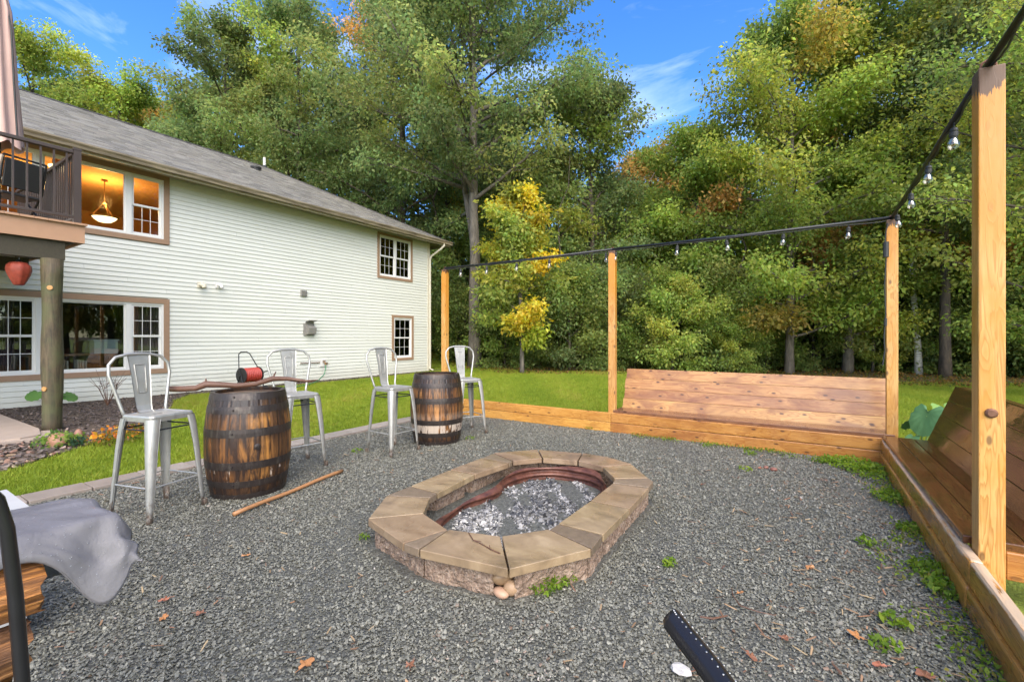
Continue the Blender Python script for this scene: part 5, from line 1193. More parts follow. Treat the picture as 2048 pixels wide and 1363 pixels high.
# black metal garden chair whose arm reaches into view
gcx = thing('garden_chair', 'black pressed metal chair arm with raised dots at the bottom edge', 'chair', (.05, .62, 0))
arm = [at(1346, 1222, 1.03), at(1352, 1232, 1.02), at(1372, 1258, .985), at(1400, 1292, .94), at(1430, 1330, .895), at(1462, 1375, .85), at(1500, 1430, .79), at(1550, 1530, .70)]
zs = [.70, .722, .735, .74, .742, .742, .74, .735]
arm = [Vector((p.x, p.y, p.z)) for p in arm]
n_ = 9; vs_ = []; hw = .026
for i, p in enumerate(arm):
    a_ = arm[max(0, i-1)]; b_ = arm[min(len(arm)-1, i+1)]; tn = (b_-a_).normalized(); sd_ = tn.cross(Vector((0, 0, 1))).normalized(); up_ = sd_.cross(tn)
    for k in range(n_+1):
        q_ = PI*(k/n_); w_ = hw*(.72 if i == 0 else 1); vs_.append(p-sd_*w_*math.cos(q_)+up_*(.034*math.sin(q_)-.026))
m_ = MB().add(vs_, [(i*(n_+1)+k, i*(n_+1)+k+1, (i+1)*(n_+1)+k+1, (i+1)*(n_+1)+k) for i in range(len(arm)-1) for k in range(n_)])
m_.add([vs_[k] for k in range(n_+1)], [tuple(range(n_, -1, -1))])
ao = part('armrest', m_.mesh('armrest'), gcx, Matrix.Identity(4), m_plain('dark_chair_paint', (0.017, 0.016, 0.018), .28, .2, .1), True)
md_ = ao.modifiers.new('t', 'SOLIDIFY'); md_.thickness = .003
ao2 = bpy.data.materials.new('x'); bpy.data.materials.remove(ao2)
DOT = m_metal('dot_metal', (.45, .45, .45), .25, .1)
dm_ = MB().lathe([(.0021, 0), (.0018, .001), (.0006, .0015)], 8).mesh('stud'); dm_.materials.append(DOT)
for j, (off_, lift) in enumerate(((.10, .99), (-.70, .71))):
    for i in range(17):
        f_ = .25+i*.36+(j*.18); i0 = int(f_)
        if i0 >= len(arm)-1: break
        p = arm[i0].lerp(arm[i0+1], f_-i0); tn = (arm[i0+1]-arm[i0]).normalized(); sd_ = tn.cross(Vector((0, 0, 1))).normalized(); up_ = sd_.cross(tn)
        nn_ = (sd_*off_*-1*-1+up_*lift).normalized(); pp_ = p+sd_*hw*off_+up_*(.034*lift-.026)+nn_*.0012
        part('stud', dm_, gcx, Matrix.Translation(pp_) @ nn_.to_track_quat('Z', 'Y').to_matrix().to_4x4())
lg0 = arm[-1]; lg1 = arm[-2]
m_ = MB()
m_.tube([lg0+Vector((0, 0, -.01)), Vector((lg0.x, lg0.y-.0, .4)), Vector((lg0.x+.02, lg0.y-.03, 0))], .012, 8)
part('arm_support', m_.mesh('arm_support'), gcx, Matrix.Identity(4), BLACKM)

# fallen leaves
def leaf_shape(seed, lobes=5, r=.035):
    rr = random.Random(seed); vs_ = [(0, 0, .004)]; n_ = lobes*4
    for k in range(n_):
        a0 = 2*PI*k/n_; rad = r*(.55+.45*abs(math.cos(a0*lobes/2))**1.3)*(1.25 if abs(a0-PI/2) < .8 else 1)*rr.uniform(.85, 1.1)
        vs_.append((rad*math.cos(a0), rad*math.sin(a0), .012*rr.random()))
    m_ = MB().add(vs_, [(0, 1+k, 1+(k+1) % n_) for k in range(n_)]).tube([(0, -r*.5, .004), (.004, -r*1.6, .006)], .0012, 4)
    return m_.mesh('leaf')
LO = m_plain('fallen_leaf_orange', (.38, .17, .06), .5, 0, .25, 40); LB = m_plain('fallen_leaf_brown', (.20, .085, .045), .55, 0, .3, 40); LR = m_plain('fallen_leaf_rust', (.30, .11, .06), .5, 0, .3, 40)
for i, (px, py, mt, s_, lb) in enumerate([(612, 1328, LO, 1.15, 'orange oak leaf on the gravel near the bottom edge'), (492, 1110, LO, 1.0, 'pale orange leaf left of the fire pit'), (330, 1198, LR, .9, 'rust leaf on the gravel right of the tarp'), (328, 1234, LO, .8, 'small orange leaf low on the gravel by the tarp'),
        (400, 1225, LB, .9, 'brown leaf lying flat between tarp and orange leaf'), (1406, 968, LR, .9, 'rust leaf right of the far end of the fire pit'), (1712, 1270, LO, 1.2, 'curled tan leaf on the gravel near the border'), (1620, 1133, LO, 1.0, 'yellow brown leaf below the middle of the court'),
        (1500, 1310, LB, 1.0, 'brown leaf beside the black chair arm'), (1400, 1340, LR, 1.2, 'crumpled leaf at the foot of the chair arm'), (1850, 1350, LB, 1.3, 'big brown leaf in the bottom right gravel'), (1570, 1275, LB, .8, 'small dark leaf right of the chair arm'),
        (1520, 935, LR, .8, 'small rust leaf near the bench front'), (1650, 960, LB, .9, 'brown leaf before the right end of the bench'), (1480, 1185, LO, .7, 'little orange leaf in the middle right gravel'), (820, 1330, LB, .8, 'brown leaf at the bottom middle of the gravel'), (1760, 1330, LR, 1.0, 'rust leaf among the weeds at the border foot'), (1100, 855, LB, .9, 'dark leaf on gravel before the left border')]):
    p = gr(px, py, .018); o = part('fallen_leaf', leaf_shape(i, 5 if i % 2 else 4, .027*s_), None, TM((p.x, p.y, .016), i*1.3, random.uniform(-.25, .25), random.uniform(-.25, .25)), mt); tag(o, lb, 'leaf', 'fallen leaves on the gravel')
n = 900; x, y, d = fan(13000, 1.0, 8.5, pw=.8); k = (x > -5.2) & (x < .65) & (y > .3) & (y < 6.1) & ~inside(x, y, OUTP)
x, y = x[k], y[k]; w8 = smooth(-1.0, .6, x)*.8+.12; k = RNG.random(len(x)) < w8*.95; x, y = x[k], y[k]; n = len(x)
s = RNG.uniform(.006, .034, n); scl = np.stack([s*RNG.uniform(1, 2.6, n), s*.35, s*.12], 1); rot = np.stack([RNG.normal(0, .2, n), RNG.normal(0, .2, n), RNG.uniform(0, 6.28, n)], 1)
t = NT('litter_bits'); a = t.n('ShaderNodeAttribute'); a.attribute_name = 'rnd'; a.attribute_type = 'INSTANCER'
LIT = t.fin(t.ramp(a.outputs['Fac'], [(0, (.10, .05, .03)), (.4, (.22, .13, .07)), (.8, (.36, .27, .15)), (1, (.28, .12, .06))]), .6)
tag(scatter('leaf_litter', np.stack([x, y, np.full(n, .017)], 1), rot, scl, RNG.random(n), LIT, 'chip'), 'bark and leaf bits strewn over the gravel', None, None, 'stuff')
p = gr(1362, 1343, .02); bm = bmesh.new(); bmesh.ops.create_icosphere(bm, subdivisions=2, radius=.032)
for v_ in bm.verts: v_.co = Vector((v_.co.x*1.2, v_.co.y*.9, v_.co.z*.45))*random.uniform(.65, 1.25)
m_ = bpy.data.meshes.new('paper'); bm.to_mesh(m_); bm.free(); o = part('crumpled_paper', m_, None, TM((p.x, p.y, .03)), m_plain('white_paper', (.42, .40, .37), .7)); tag(o, 'crumpled white scrap of paper beside the chair arm', 'paper')
rock('stone', 'reddish pebble pair member nearer the bench', gr(1547, 938, .02), (.035, .028, .02), m_plain('red_rock', (.20, .08, .055), .5), 'stone', None, 8)
rock('stone', 'smaller reddish pebble left of its twin before the bench', gr(1532, 934, .02), (.024, .02, .016), m_plain('red_rock2', (.20, .08, .055), .5), 'stone', None, 9)
o = part('twig', MB().tube([gr(1463, 1175, .03), gr(1466, 1190, .03), gr(1480, 1210, .03), gr(1515, 1222, .03), gr(1552, 1230, .03)], [.002, .003, .003, .003, .002], 5).mesh('twig'), None, None, STICK); tag(o, 'thin curved twig on the gravel above the chair arm', 'twig')
o = part('twig', MB().tube([gr(1400, 1232, .03), gr(1425, 1236, .035), gr(1455, 1230, .03)], [.004, .005, .003], 6).mesh('twig'), None, None, STICK); tag(o, 'short reddish stick on the gravel beside the curved twig', 'twig')

# weeds and bed plants
PLANTM = leafy('plant_leaf')
def weed_mesh(seed, n_, r, size, cols, h=.03, wd=.5):
    g = np.random.default_rng(seed); th = g.uniform(0, 6.28, n_); rad = r*np.sqrt(g.random(n_))
    P = np.stack([rad*np.cos(th), rad*np.sin(th), .012+h*g.random(n_)*(1-.5*rad/r)], 1)
    col = np.array(cols)[g.integers(0, len(cols), n_)]*g.uniform(.8, 1.25, (n_, 1)); return leaf_mesh('weed', P, size, col, PLANTM, 1.2, wd)
GC = [(.10, .19, .02), (.14, .24, .03), (.17, .25, .03), (.08, .15, .02)]
GC = [(.15, .25, .03), (.21, .31, .04), (.25, .33, .045), (.12, .20, .03)]
WL = [(1085, 1172, .10, 150, .03, 'leafy weed tuft growing against the near wall of the fire pit'), (1130, 1160, .07, 90, .028, 'second weed tuft to the right at the fire pit foot'), (1340, 1133, .035, 24, .035, 'small bright weed alone in the gravel right of the pit'), (728, 1080, .03, 22, .022, 'tiny weed at the left tip of the fire pit'),
      (1700, 932, .22, 340, .035, 'spreading green weeds below the right end of the bench'), (1745, 948, .20, 300, .035, 'weeds in the corner where border meets bench'), (1790, 1000, .14, 200, .03, 'weed patch by the right border below the corner'), (1820, 1062, .07, 80, .03, 'small weed clump at the border a third of the way down'),
      (1870, 1150, .10, 140, .032, 'weed clump growing against the border near the big post'), (1895, 1185, .09, 120, .03, 'lower weed clump hugging the border'), (1730, 1090, .05, 36, .03, 'sparse weed in the open gravel left of the border'), (1500, 910, .06, 50, .025, 'little weed before the middle of the bench'),
      (1640, 925, .07, 70, .025, 'low weed left of the corner weeds'), (1490, 942, .06, 44, .024, 'pale weed in the gravel before the bench'), (1374, 868, .05, 46, .03, 'weed sprouting from the bench front board foot'), (1180, 858, .08, 60, .024, 'weed at the foot of the timber border'), (715, 905, .06, 40, .022, 'pale weed by the third stool foot'), (940, 880, .06, 40, .02, 'weed right of the lighter barrel'),
      (1770, 1300, .05, 34, .03, 'weed sprig near the bottom right of the gravel'), (1790, 1250, .05, 30, .035, 'another weed sprig above it by the border'), (1415, 895, .05, 30, .02, 'small yellow weed beyond the fire pit')]
for i, (px, py, r_, n_, sz, lb) in enumerate(WL):
    p = gr(px, py); o = part('weed', weed_mesh(i, int(n_*1.5), r_*1.15, sz*1.15, GC, .035+.28*r_), None, TM((p.x, p.y, .004))); tag(o, lb, 'weed', 'weeds in the gravel')
o = part('weed', weed_mesh(77, 420, .28, .05, GC, .16), None, TM((1.15, 2.85, 0))); tag(o, 'dense weeds under the open end of the dark bench', 'weed', 'weeds in the gravel')
n = 2300; cyl = RNG.uniform(1.6, 6.0, 60); cxl = .68-np.abs(RNG.normal(0, .13, 60)); ci = RNG.integers(0, 60, n)
x = cxl[ci]+RNG.normal(0, .045, n); y = cyl[ci]+RNG.normal(0, .06, n); k = x < .675; x, y = x[k], y[k]
cxb = RNG.uniform(-1.9, .5, 26); ci = RNG.integers(0, 26, 900); xb = cxb[ci]+RNG.normal(0, .07, 900); yb = 6.14-np.abs(RNG.normal(0, .06, 900))-.25*RNG.random(26)[ci]*(cxb[ci] > -.2)
x = np.concatenate([x, xb]); y = np.concatenate([y, yb]); n = len(x)
col = np.array(GC+[(.26, .24, .06)])[RNG.integers(0, 5, n)]*RNG.uniform(.7, 1.2, (n, 1))
tag(part('ground_weeds', leaf_mesh('ground_weeds', np.stack([x, y, .014+RNG.random(n)*.035], 1), .026, col, PLANTM, 1.0, .5)), 'straggling low weeds creeping along the foot of the timbers', None, None, 'stuff')
# elephant ear
ee = thing('elephant_ear', 'big blue green heart shaped leaves behind the bench corner', 'plant', (1.13, 6.95, 0))
def ear(r):
    out_ = []; n_ = 28
    for k in range(n_):
        a0 = 2*PI*k/n_; rad = r*(1.0+.28*math.cos(a0)-.55*math.exp(-((a0-PI)/.38)**2)+.22*math.exp(-((a0-PI-.75)/.4)**2)+.22*math.exp(-((a0-PI+.75)/.4)**2))
        out_.append((rad*math.cos(a0), rad*.86*math.sin(a0)))
    vs_ = [(-.25*r, 0, 0)]; fs = []
    for s_, zz_ in ((.5, .06), (1, 0.)):
        for k, (a0, b0) in enumerate(out_): vs_.append((-.25*r+(a0+.25*r)*s_, b0*s_, zz_*r-.16*r*(s_*a0/r)**2*.6+(.075*r if k % 2 else -.03*r)*s_))
    fs += [(0, 1+k, 1+(k+1) % n_) for k in range(n_)]+[(1+k, 1+n_+k, 1+n_+(k+1) % n_, 1+(k+1) % n_) for k in range(n_)]
    return MB().add(vs_, fs).mesh('leaf_blade')
t = NT('ear_leaf'); v = t.obj(False); wv = t.noise(v, 6, 3); EAR = t.fin(t.ramp(wv, [(.3, (.045, .125, .04)), (.7, (.085, .19, .07))]), .55)
for i, (lx, ly, lz, r_, yaw_, pit_) in enumerate([(.05, -.10, .46, .185, -2.3, 1.12), (.25, .12, .50, .16, -1.0, .8), (-.02, .2, .34, .12, 2.2, .7), (.33, -.08, .30, .11, -.5, .9), (-.08, -.12, .20, .08, -2.2, .7)]):
    Mx = Matrix.Translation((1.13+lx, 6.95+ly, lz)) @ Matrix.Rotation(yaw_, 4, 'Z') @ Matrix.Rotation(pit_, 4, 'Y')
    part('leaf', ear(r_), ee, Mx, EAR if i != 1 else m_plain('ear_leaf_light', (.12, .22, .04), .55), True)
    part('stalk', MB().tube([(1.13, 6.95, 0), (1.13+lx*.6, 6.95+ly*.6, lz*.8), (1.13+lx, 6.95+ly, lz)], .009, 6).mesh('stalk'), ee, Matrix.Identity(4), m_plain('stalk_green', (.12, .2, .05), .5))
def bedplant(name, label, loc, n_, r_, sz, cols, h, cat='plant'):
    o = part(name, weed_mesh(hash(label) % 997, n_, r_, sz, cols, h), None, TM((loc[0], loc[1], .02))); return tag(o, label, cat)
q = gr(118, 878, .1); bedplant('hosta_plant', 'bright green leafy plant at the foot of the deck post', q, 240, .24, .06, [(.16, .26, .05), (.22, .30, .07), (.10, .18, .05)], .22)
q = gr(150, 884, .06); bedplant('ivy_clump', 'dark blue green creeping plant beside the post plant', q, 120, .12, .05, [(.04, .09, .05), (.06, .12, .07)], .12)
q = gr(228, 878, .06)
fl = thing('marigold_clump', 'low clump of orange flowers at the edge of the bed', 'flowers', (q.x, q.y, 0))
part('foliage', weed_mesh(5, 260, .28, .045, [(.10, .15, .03), (.2, .2, .04), (.15, .12, .04)], .16), fl, TM((q.x, q.y, .02)))
part('blossoms', weed_mesh(6, 110, .26, .05, [(.6, .25, .03), (.55, .33, .05), (.5, .17, .05)], .2, .95), fl, TM((q.x, q.y, .06)))
q = gr(270, 862, .06); fl2 = part('marigold_clump', weed_mesh(16, 130, .16, .05, [(.5, .24, .06), (.3, .18, .06), (.12, .14, .03)], .14, .8), None, TM((q.x, q.y, .03))); tag(fl2, 'smaller pinkish orange flower clump behind the near stool leg', 'flowers')
q = gr(66, 806, .25)
sq = thing('squash_seedling', 'young plant with two broad round leaves by the siding', 'plant', (-12.0, 2.55, 0))
for i, (dx_, dy_, dz_) in enumerate(((0, -.18, .30), (.1, .20, .24), (.15, 0, .33))):
    part('leaf', ear(.16), sq, Matrix.Translation((-12.0+dx_, 2.55+dy_, dz_)) @ Matrix.Rotation(-.6+i, 4, 'Z') @ Matrix.Rotation(.5, 4, 'Y'), m_plain('seedling_leaf', (.09, .19, .04), .5), True)
    part('stalk', MB().tube([(-12, 2.55, 0), (-12+dx_, 2.55+dy_, dz_)], .008, 5).mesh('stalk'), sq, Matrix.Identity(4), m_plain('seedling_stalk', (.15, .22, .06), .5))
bs = Vector((-11.5, 3.25, 0)); m_ = MB(); rr = random.Random(3)
for i in range(9):
    a0 = rr.uniform(0, 6.28); tip = bs+Vector((math.cos(a0)*.28, math.sin(a0)*.28, rr.uniform(.4, .75))); mid = bs.lerp(tip, .5)+Vector((0, 0, .06)); m_.tube([bs, mid, tip], [.008, .005, .002], 5)
    for _ in range(3): m_.tube([mid, mid+Vector((rr.uniform(-.15, .15), rr.uniform(-.15, .15), rr.uniform(.05, .2)))], [.004, .0015], 4)
tag(part('bare_shrub', m_.mesh('bare_shrub'), None, None, STICK), 'leafless dead shrub against the siding beyond the post', 'shrub')
q = gr(115, 885, .05); rock('boulder', 'rounded orange brown boulder before the deck post', (q.x+.05, q.y, .07), (.16, .11, .10), m_plain('boulder_brown', (.30, .15, .09), .6, 0, .2), 'boulder', None, 12)
q = gr(157, 880, .05); rock('boulder', 'small reddish upright rock right of the boulder', (q.x, q.y, .08), (.05, .05, .11), m_plain('boulder_red', (.24, .12, .08), .6, 0, .2), 'boulder', None, 13)

# ================================================================== TREES
def tp_(px, d): p = at(px, 700, d); return (p.x, p.y)
def hh(y_top, d): return EYE+(HY-y_top)/FOC*d
G = 'broadleaf trees at the edge of the wood'
tree('oak_tree', 'tallest oak with grey forked trunk right of the house corner', tp_(950, 19), G, BARKG, seed=1, H=19.5, cb=.36, cr=6.0, pal=GRN['oak'], accent=GRN['orange'], acc=.03, nl=52, leaves=52000, leaf=.15, trunk_r=.26, fork=2.6, lean=(-.005, 0), prof='oval')
tree('oak_tree', 'broad dark oak above the middle of the roof', tp_(800, 25), G, BARKD, seed=2, H=19.5, cb=.25, cr=5.6, pal=GRN['oak'], accent=GRN['orange'], acc=.06, nl=38, leaves=36000, leaf=.17, trunk_r=.24)
tree('oak_tree', 'tall oak behind the roof with orange tinged leaves', tp_(600, 26), G, BARKD, seed=3, H=20, cb=.25, cr=5.2, pal=GRN['oak'], accent=GRN['lime'], acc=.2, nl=36, leaves=34000, leaf=.17, trunk_r=.22)
tree('oak_tree', 'oak leaning into the gap above the roof pipe', tp_(455, 26), G, BARKD, seed=4, H=19.6, cb=.2, cr=4.0, pal=GRN['oak'], accent=GRN['orange'], acc=.08, nl=32, leaves=26000, leaf=.17, trunk_r=.2)
tree('maple_tree', 'yellow green maple left behind the roof', tp_(235, 28), G, BARKD, seed=5, H=17.2, cb=.25, cr=4.6, pal=GRN['lime'], accent=GRN['maple'], acc=.5, nl=34, leaves=30000, leaf=.17, trunk_r=.2)
tree('maple_tree', 'yellow green maple at the far left above the roof', tp_(60, 28), G, BARKD, seed=6, H=20.3, cb=.25, cr=5.0, pal=GRN['lime'], accent=GRN['maple'], acc=.4, nl=34, leaves=30000, leaf=.17, trunk_r=.2)
tree('maple_tree', 'small maple with yellow crown on a thin pale trunk', tp_(1045, 16.6), G, BARKG, seed=7, H=6.7, cb=.18, cr=1.95, pal=GRN['yellow'], accent=GRN['lime'], acc=.6, nl=30, leaves=10500, leaf=.15, trunk_r=.075, prof='oval', sig=.26)
tree('oak_tree', 'oak with a rounded side crown left of the blue gap', tp_(1185, 20.5), G, BARKD, seed=8, H=13.0, cb=.22, cr=2.9, pal=GRN['oak'], accent=GRN['maple'], acc=.3, nl=34, leaves=26000, leaf=.15, trunk_r=.18)
tree('maple_tree', 'mixed orange and green maple right of the blue gap', tp_(1395, 20), G, BARKD, seed=9, H=10.6, cb=.12, cr=2.8, pal=GRN['maple'], accent=GRN['orange'], acc=.22, nl=32, leaves=24000, leaf=.15, trunk_r=.15)
tree('maple_tree', 'large green maple behind the middle of the bench', tp_(1578, 17.2), G, BARKG, seed=10, H=13.4, cb=.10, cr=4.0, pal=GRN['maple'], accent=GRN['orange'], acc=.08, nl=40, leaves=36000, leaf=.14, trunk_r=.15)
tree('maple_tree', 'tall maple with yellow top behind the bench corner', tp_(1695, 17.8), G, BARKG, seed=11, H=14.6, cb=.11, cr=3.6, pal=GRN['maple'], accent=GRN['lime'], acc=.35, nl=38, leaves=32000, leaf=.14, trunk_r=.17)
tree('birch_tree', 'slim white birch leaning behind the corner post', tp_(1838, 16.8), None, BIRCH, seed=12, H=14.5, cb=.42, cr=2.4, pal=GRN['maple'], nl=18, leaves=8000, leaf=.12, trunk_r=.10, lean=(-.03, .02))
tree('maple_tree', 'big maple filling the right edge behind the near post', tp_(1990, 15.5), G, BARKD, seed=13, H=17.5, cb=.16, cr=4.2, pal=GRN['maple'], accent=GRN['lime'], acc=.3, nl=40, leaves=36000, leaf=.13, trunk_r=.2)
tree('maple_tree', 'maple standing between birch and right edge', tp_(1893, 15.8), G, BARKD, seed=14, H=13.5, cb=.30, cr=3.2, pal=GRN['oak'], accent=GRN['orange'], acc=.15, nl=34, leaves=24000, leaf=.14, trunk_r=.16)
tree('maple_tree', 'pale leaved maple overhanging from beyond the near post', tp_(2170, 9.6), G, BARKD, seed=51, H=9.5, cb=.15, cr=3.1, pal=GRN['maple'], accent=GRN['lime'], acc=.4, nl=34, leaves=15000, leaf=.10, trunk_r=.12, sig=.3)
protos = []
def behind(seed, name, px, d, top, lb, pal, acc=None, a=.1, cr=3.6, leaves=20000):
    return tree(name, lb, tp_(px, d), 'trees deeper in the wood', BARKD, seed=seed, H=hh(top, d), cb=.08, cr=cr, pal=GRN[pal], accent=GRN[acc] if acc else None, acc=a, nl=34, leaves=leaves, leaf=.19, trunk_r=.15, sig=.5)
A = behind(31, 'oak_tree', 1100, 27, 330, 'dark oak deep in the wood left of the middle post', 'oak', 'lime')
B = behind(32, 'maple_tree', 1300, 26, 300, 'yellowish maple at the foot of the blue gap', 'lime', 'orange', .3)
C_ = behind(33, 'oak_tree', 890, 27, 300, 'dark oak in the gap beside the house corner', 'oak', 'maple', .3)
extra = [(A, 1450, 27, 1.0, 1.0, 'oak deep behind the mixed orange maple'), (C_, 1010, 30, 2.0, 1.1, 'oak deep behind the yellow crowned maple'), (B, 1620, 27, 2.5, 1.15, 'pale maple deep behind the bench maples'), (A, 1760, 25, 3.1, 1.1, 'oak deep behind the corner post'),
         (C_, 1950, 24, .7, 1.2, 'oak deep behind the right edge maple'), (B, 2120, 20, 1.7, 1.2, 'maple just beyond the right edge of the view'), (A, 700, 33, 4.0, 1.6, 'oak far behind the middle of the roof'), (C_, 520, 34, 5.0, 1.7, 'oak far behind the roof pipe'), (B, 340, 33, .4, 1.5, 'pale maple far behind the roof'), (A, 150, 34, 2.6, 1.65, 'oak far behind the left part of the roof'),
         (C_, 1210, 33, 3.3, 1.0, 'small looking oak far behind the middle post'), (A, 1380, 34, 1.1, 1.15, 'oak in the farthest row above the bench'), (C_, 950, 34, 5.2, 1.5, 'oak in the farthest row behind the tallest oak'), (A, 2250, 17, 2.0, 1.3, 'oak outside the right edge near the court')]
SIDE = [(A, 22, 8, 1.3, 1.3), (B, 20, 13, 2.3, 1.5), (C_, 18.5, 18.5, 3.3, 1.3), (C_, 27, 12, 5.0, 1.6)]
for (src, px, d, rz, s_, lb) in extra:
    x_, y_ = tp_(px, d); dup(src, Matrix.Translation((x_, y_, float(terrain_z(x_, y_)))) @ Matrix.Rotation(rz, 4, 'Z') @ Matrix.Scale(s_, 4), lb)
for i, (src, x_, y_, rz, s_) in enumerate(SIDE):
    dup(src, Matrix.Translation((x_, y_, float(terrain_z(x_, y_)))) @ Matrix.Rotation(rz, 4, 'Z') @ Matrix.Scale(s_, 4), ['oak of the side row facing the deck', 'pale maple of the side row across from the house middle', 'oak of the side row level with the far benches', 'second row oak across from the ground floor window'][i], 'trees mirrored in the windows')
# understory shrubs along the edge
S0 = tree('dark_shrub', 'dark green shrub below the tallest oak', tp_(930, 21), 'shrubs under the wood edge', BARKD, seed=41, H=3.2, cb=.05, cr=2.0, pal=GRN['dark'], accent=GRN['maple'], acc=.2, nl=22, leaves=9000, leaf=.12, trunk_r=.04, sig=.3)
S1 = tree('pale_shrub', 'pale yellow green shrub behind the left end of the bench', tp_(1345, 17), 'shrubs under the wood edge', BARKD, seed=42, H=3.6, cb=.05, cr=1.8, pal=GRN['lime'], accent=GRN['maple'], acc=.45, nl=22, leaves=9000, leaf=.11, trunk_r=.04, sig=.28)
S2 = tree('green_shrub', 'mid green shrub between the yellow maple and middle post', tp_(1140, 18), 'shrubs under the wood edge', BARKD, seed=43, H=4.0, cb=.05, cr=2.2, pal=GRN['oak'], accent=GRN['dark'], acc=.5, nl=24, leaves=10000, leaf=.12, trunk_r=.05, sig=.3)
rr = random.Random(8)
sp_ = [(S0, 1010, 19.5, .9), (S2, 880, 25, .8), (S0, 1080, 19, .75), (S2, 1215, 19, 1.0), (S0, 1270, 18.5, .8), (S2, 1440, 18.5, 1.05), (S1, 1470, 17, .62), (S0, 1530, 18.5, .9), (S2, 1625, 19, 1.0), (S0, 1700, 19.5, 1.1), (S1, 1760, 18, .6), (S2, 1790, 18.5, 1.0),
       (S0, 1870, 17.5, .9), (S2, 1930, 17, 1.05), (S0, 2010, 16, 1.0), (S2, 2100, 15.5, 1.1), (S0, 1160, 22, 1.5), (S2, 1330, 22, 1.5), (S0, 1480, 22, 1.6), (S2, 1640, 23, 1.6), (S0, 1800, 22, 1.6), (S2, 1960, 21, 1.6), (S0, 1030, 23, 1.5), (S2, 940, 24, 1.5), (S0, 2200, 15, 1.3),
       (S1, 1240, 24, 1.5), (S1, 1560, 25, 1.6), (S1, 1090, 26, 1.5)]
WHERE = ['low dark shrub by the thin pale trunk', 'shrub beside the far corner of the house', 'small dark shrub under the yellow crown', 'shrub just left of the middle post foot', 'small shrub right of the middle post', 'leafy shrub behind the left half of the bench', 'small pale shrub above the bench back', 'dark shrub left of the large maple trunk', 'green shrub between the two maple trunks', 'dark shrub right of the second maple trunk',
         'small pale shrub left of the corner post', 'green shrub directly behind the corner post', 'dark shrub right of the birch foot', 'green shrub left of the big near post', 'dark shrub behind the big near post', 'green shrub right of the near post', 'tall dark thicket behind the yellow maple', 'tall green thicket behind the pale shrub', 'tall dark thicket behind the bench middle', 'tall green thicket behind the twin maples',
         'tall dark thicket behind the corner post', 'tall green thicket behind the near post', 'tall dark thicket behind the tallest oak', 'tall green thicket near the house corner', 'dark shrub beyond the right edge', 'pale thicket deep behind the middle post', 'pale thicket deep behind the bench', 'pale thicket deep behind the small maple']
for (src, px, d, s_), lb in zip(sp_, WHERE):
    x_, y_ = tp_(px, d); dup(src, Matrix.Translation((x_, y_, float(terrain_z(x_, y_)))) @ Matrix.Rotation(rr.uniform(0, 6.28), 4, 'Z') @ Matrix.Scale(s_, 4), lb)
# bare young trunks inside the wood
for i, (px, d, h_, r_) in enumerate([(1478, 17.5, 8, .05), (1745, 18, 9, .06), (1120, 19, 9, .06), (1655, 20, 10, .09), (880, 24, 11, .14), (1255, 21, 9, .07), (1905, 18, 9, .09), (1300, 23, 10, .08), (1545, 21, 10, .08), (2000, 18, 10, .1)]):
    x_, y_ = tp_(px, d); rr2 = random.Random(i); z_ = float(terrain_z(x_, y_))
    pts_ = [(x_+rr2.uniform(-.12, .12)*k/2, y_+rr2.uniform(-.12, .12)*k/2, z_-.2+h_*k/8) for k in range(9)]
    m_ = MB().tube(pts_, [r_*(1-k/10) for k in range(9)], 7)
    for k in range(2, 8):
        p = Vector(pts_[k]); a0 = rr2.uniform(0, 6.28); m_.tube([p, p+Vector((math.cos(a0)*.5, math.sin(a0)*.5, .4)), p+Vector((math.cos(a0)*1.1, math.sin(a0)*1.1, .6))], [r_*.3, r_*.2, .005], 4)
    tag(part('young_trunk', m_.mesh('young_trunk'), None, None, BARKG if i % 2 else BARKD, True), ['thin bare sapling behind the left bench half', 'thin bare sapling left of the corner post', 'sapling trunk right of the yellow maple', 'slender trunk between the twin maples', 'dark trunk in shade by the house corner', 'slender trunk right of the middle post', 'slanting trunk right of the corner post', 'sapling deep behind the middle post', 'slender trunk left of the large maple', 'dark trunk behind the near post'][i], 'tree', 'bare young trunks in the wood')
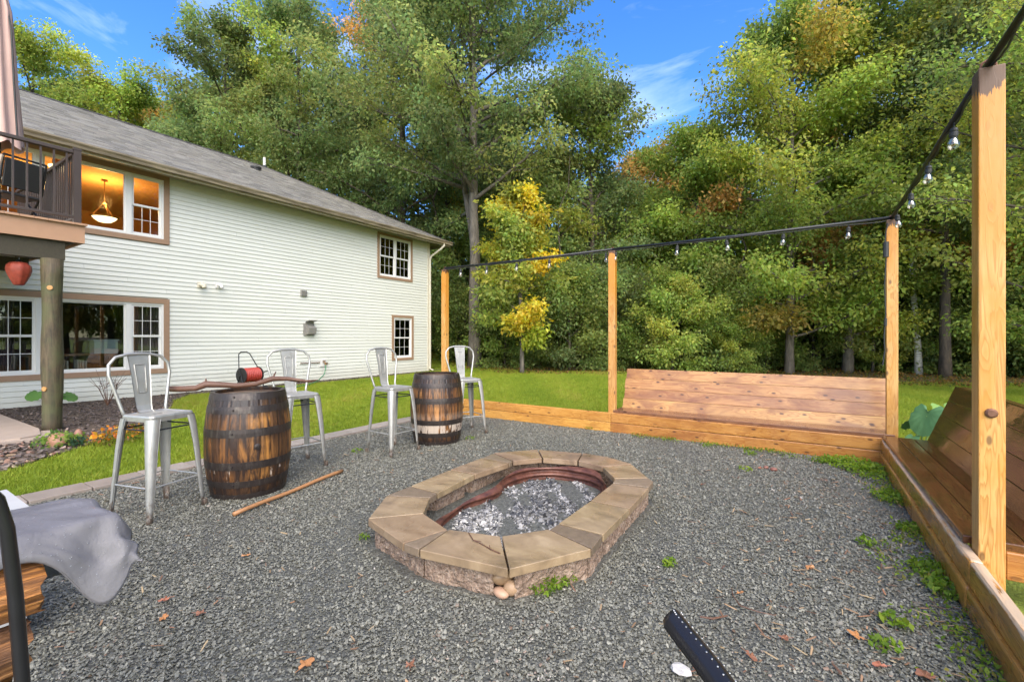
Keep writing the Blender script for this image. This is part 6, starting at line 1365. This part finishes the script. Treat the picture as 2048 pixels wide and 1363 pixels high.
# the far wood that reads as one mass
n = 150000; r_ = RNG.uniform(-2.0, 2.2, n); d = RNG.uniform(30, 44, n); x = d*(FW.x+r_*RT.x); y = d*(FW.y+r_*RT.y)
top = (8.0+2.2*np.sin(r_*9)+1.5*np.sin(r_*23+1))*d/34; z = terrain_z(x, y)+top*RNG.random(n)**.8
cl_ = np.array(GRN['oak']+GRN['dark']+GRN['maple']); col = cl_[((np.sin(r_*31)*3+z*.7+RNG.random(n)*3).astype(int)) % len(cl_)]*RNG.uniform(.75, 1.25, (n, 1))
tag(part('far_wood', leaf_mesh('far_wood', np.stack([x, y, z], 1), .42, col, LEAF, .3, .7)), 'deep green far wood behind the separate trees', None, None, 'stuff')
n = 60000; r_ = RNG.uniform(-1.6, 1.9, n); d = RNG.uniform(21, 30, n); x = d*(FW.x+r_*RT.x); y = d*(FW.y+r_*RT.y); k = (beyond(x, y) > 1.5) & ~((x < -11) & (y < 16)); x, y, d, r_ = x[k], y[k], d[k], r_[k]; n = len(x)
z = terrain_z(x, y)+(3.4+1.2*np.sin(x*1.1)+.8*np.sin(x*2.7+y))*RNG.random(n)**.9
cl_ = np.array(GRN['dark']+GRN['maple']+GRN['oak']); col = cl_[((np.sin(x*1.7)*2+np.cos(y*1.3)*2+RNG.random(n)*3).astype(int)) % len(cl_)]*RNG.uniform(.8, 1.25, (n, 1))
tag(part('undergrowth', leaf_mesh('undergrowth', np.stack([x, y, z], 1), .24, col, LEAF, .4, .65)), 'low green undergrowth filling the wood between the trunks', None, None, 'stuff')
x, y, d = fan(60000, 10, 30); be = beyond(x, y); k = (be > -.9) & (be < 7); x, y = x[k], y[k]; n = len(x)
cl_ = np.array([(.16, .09, .03), (.22, .13, .04), (.10, .13, .025), (.08, .12, .02), (.28, .17, .05)]); col = cl_[RNG.integers(0, 5, n)]
tag(part('forest_litter', leaf_mesh('forest_litter', np.stack([x, y, terrain_z(x, y)+.03+RNG.random(n)*.06], 1), .09, col, LEAF, 2.0)), 'brown leaf litter and low green growth at the wood edge', None, None, 'stuff')
print('objects', len(bpy.data.objects))
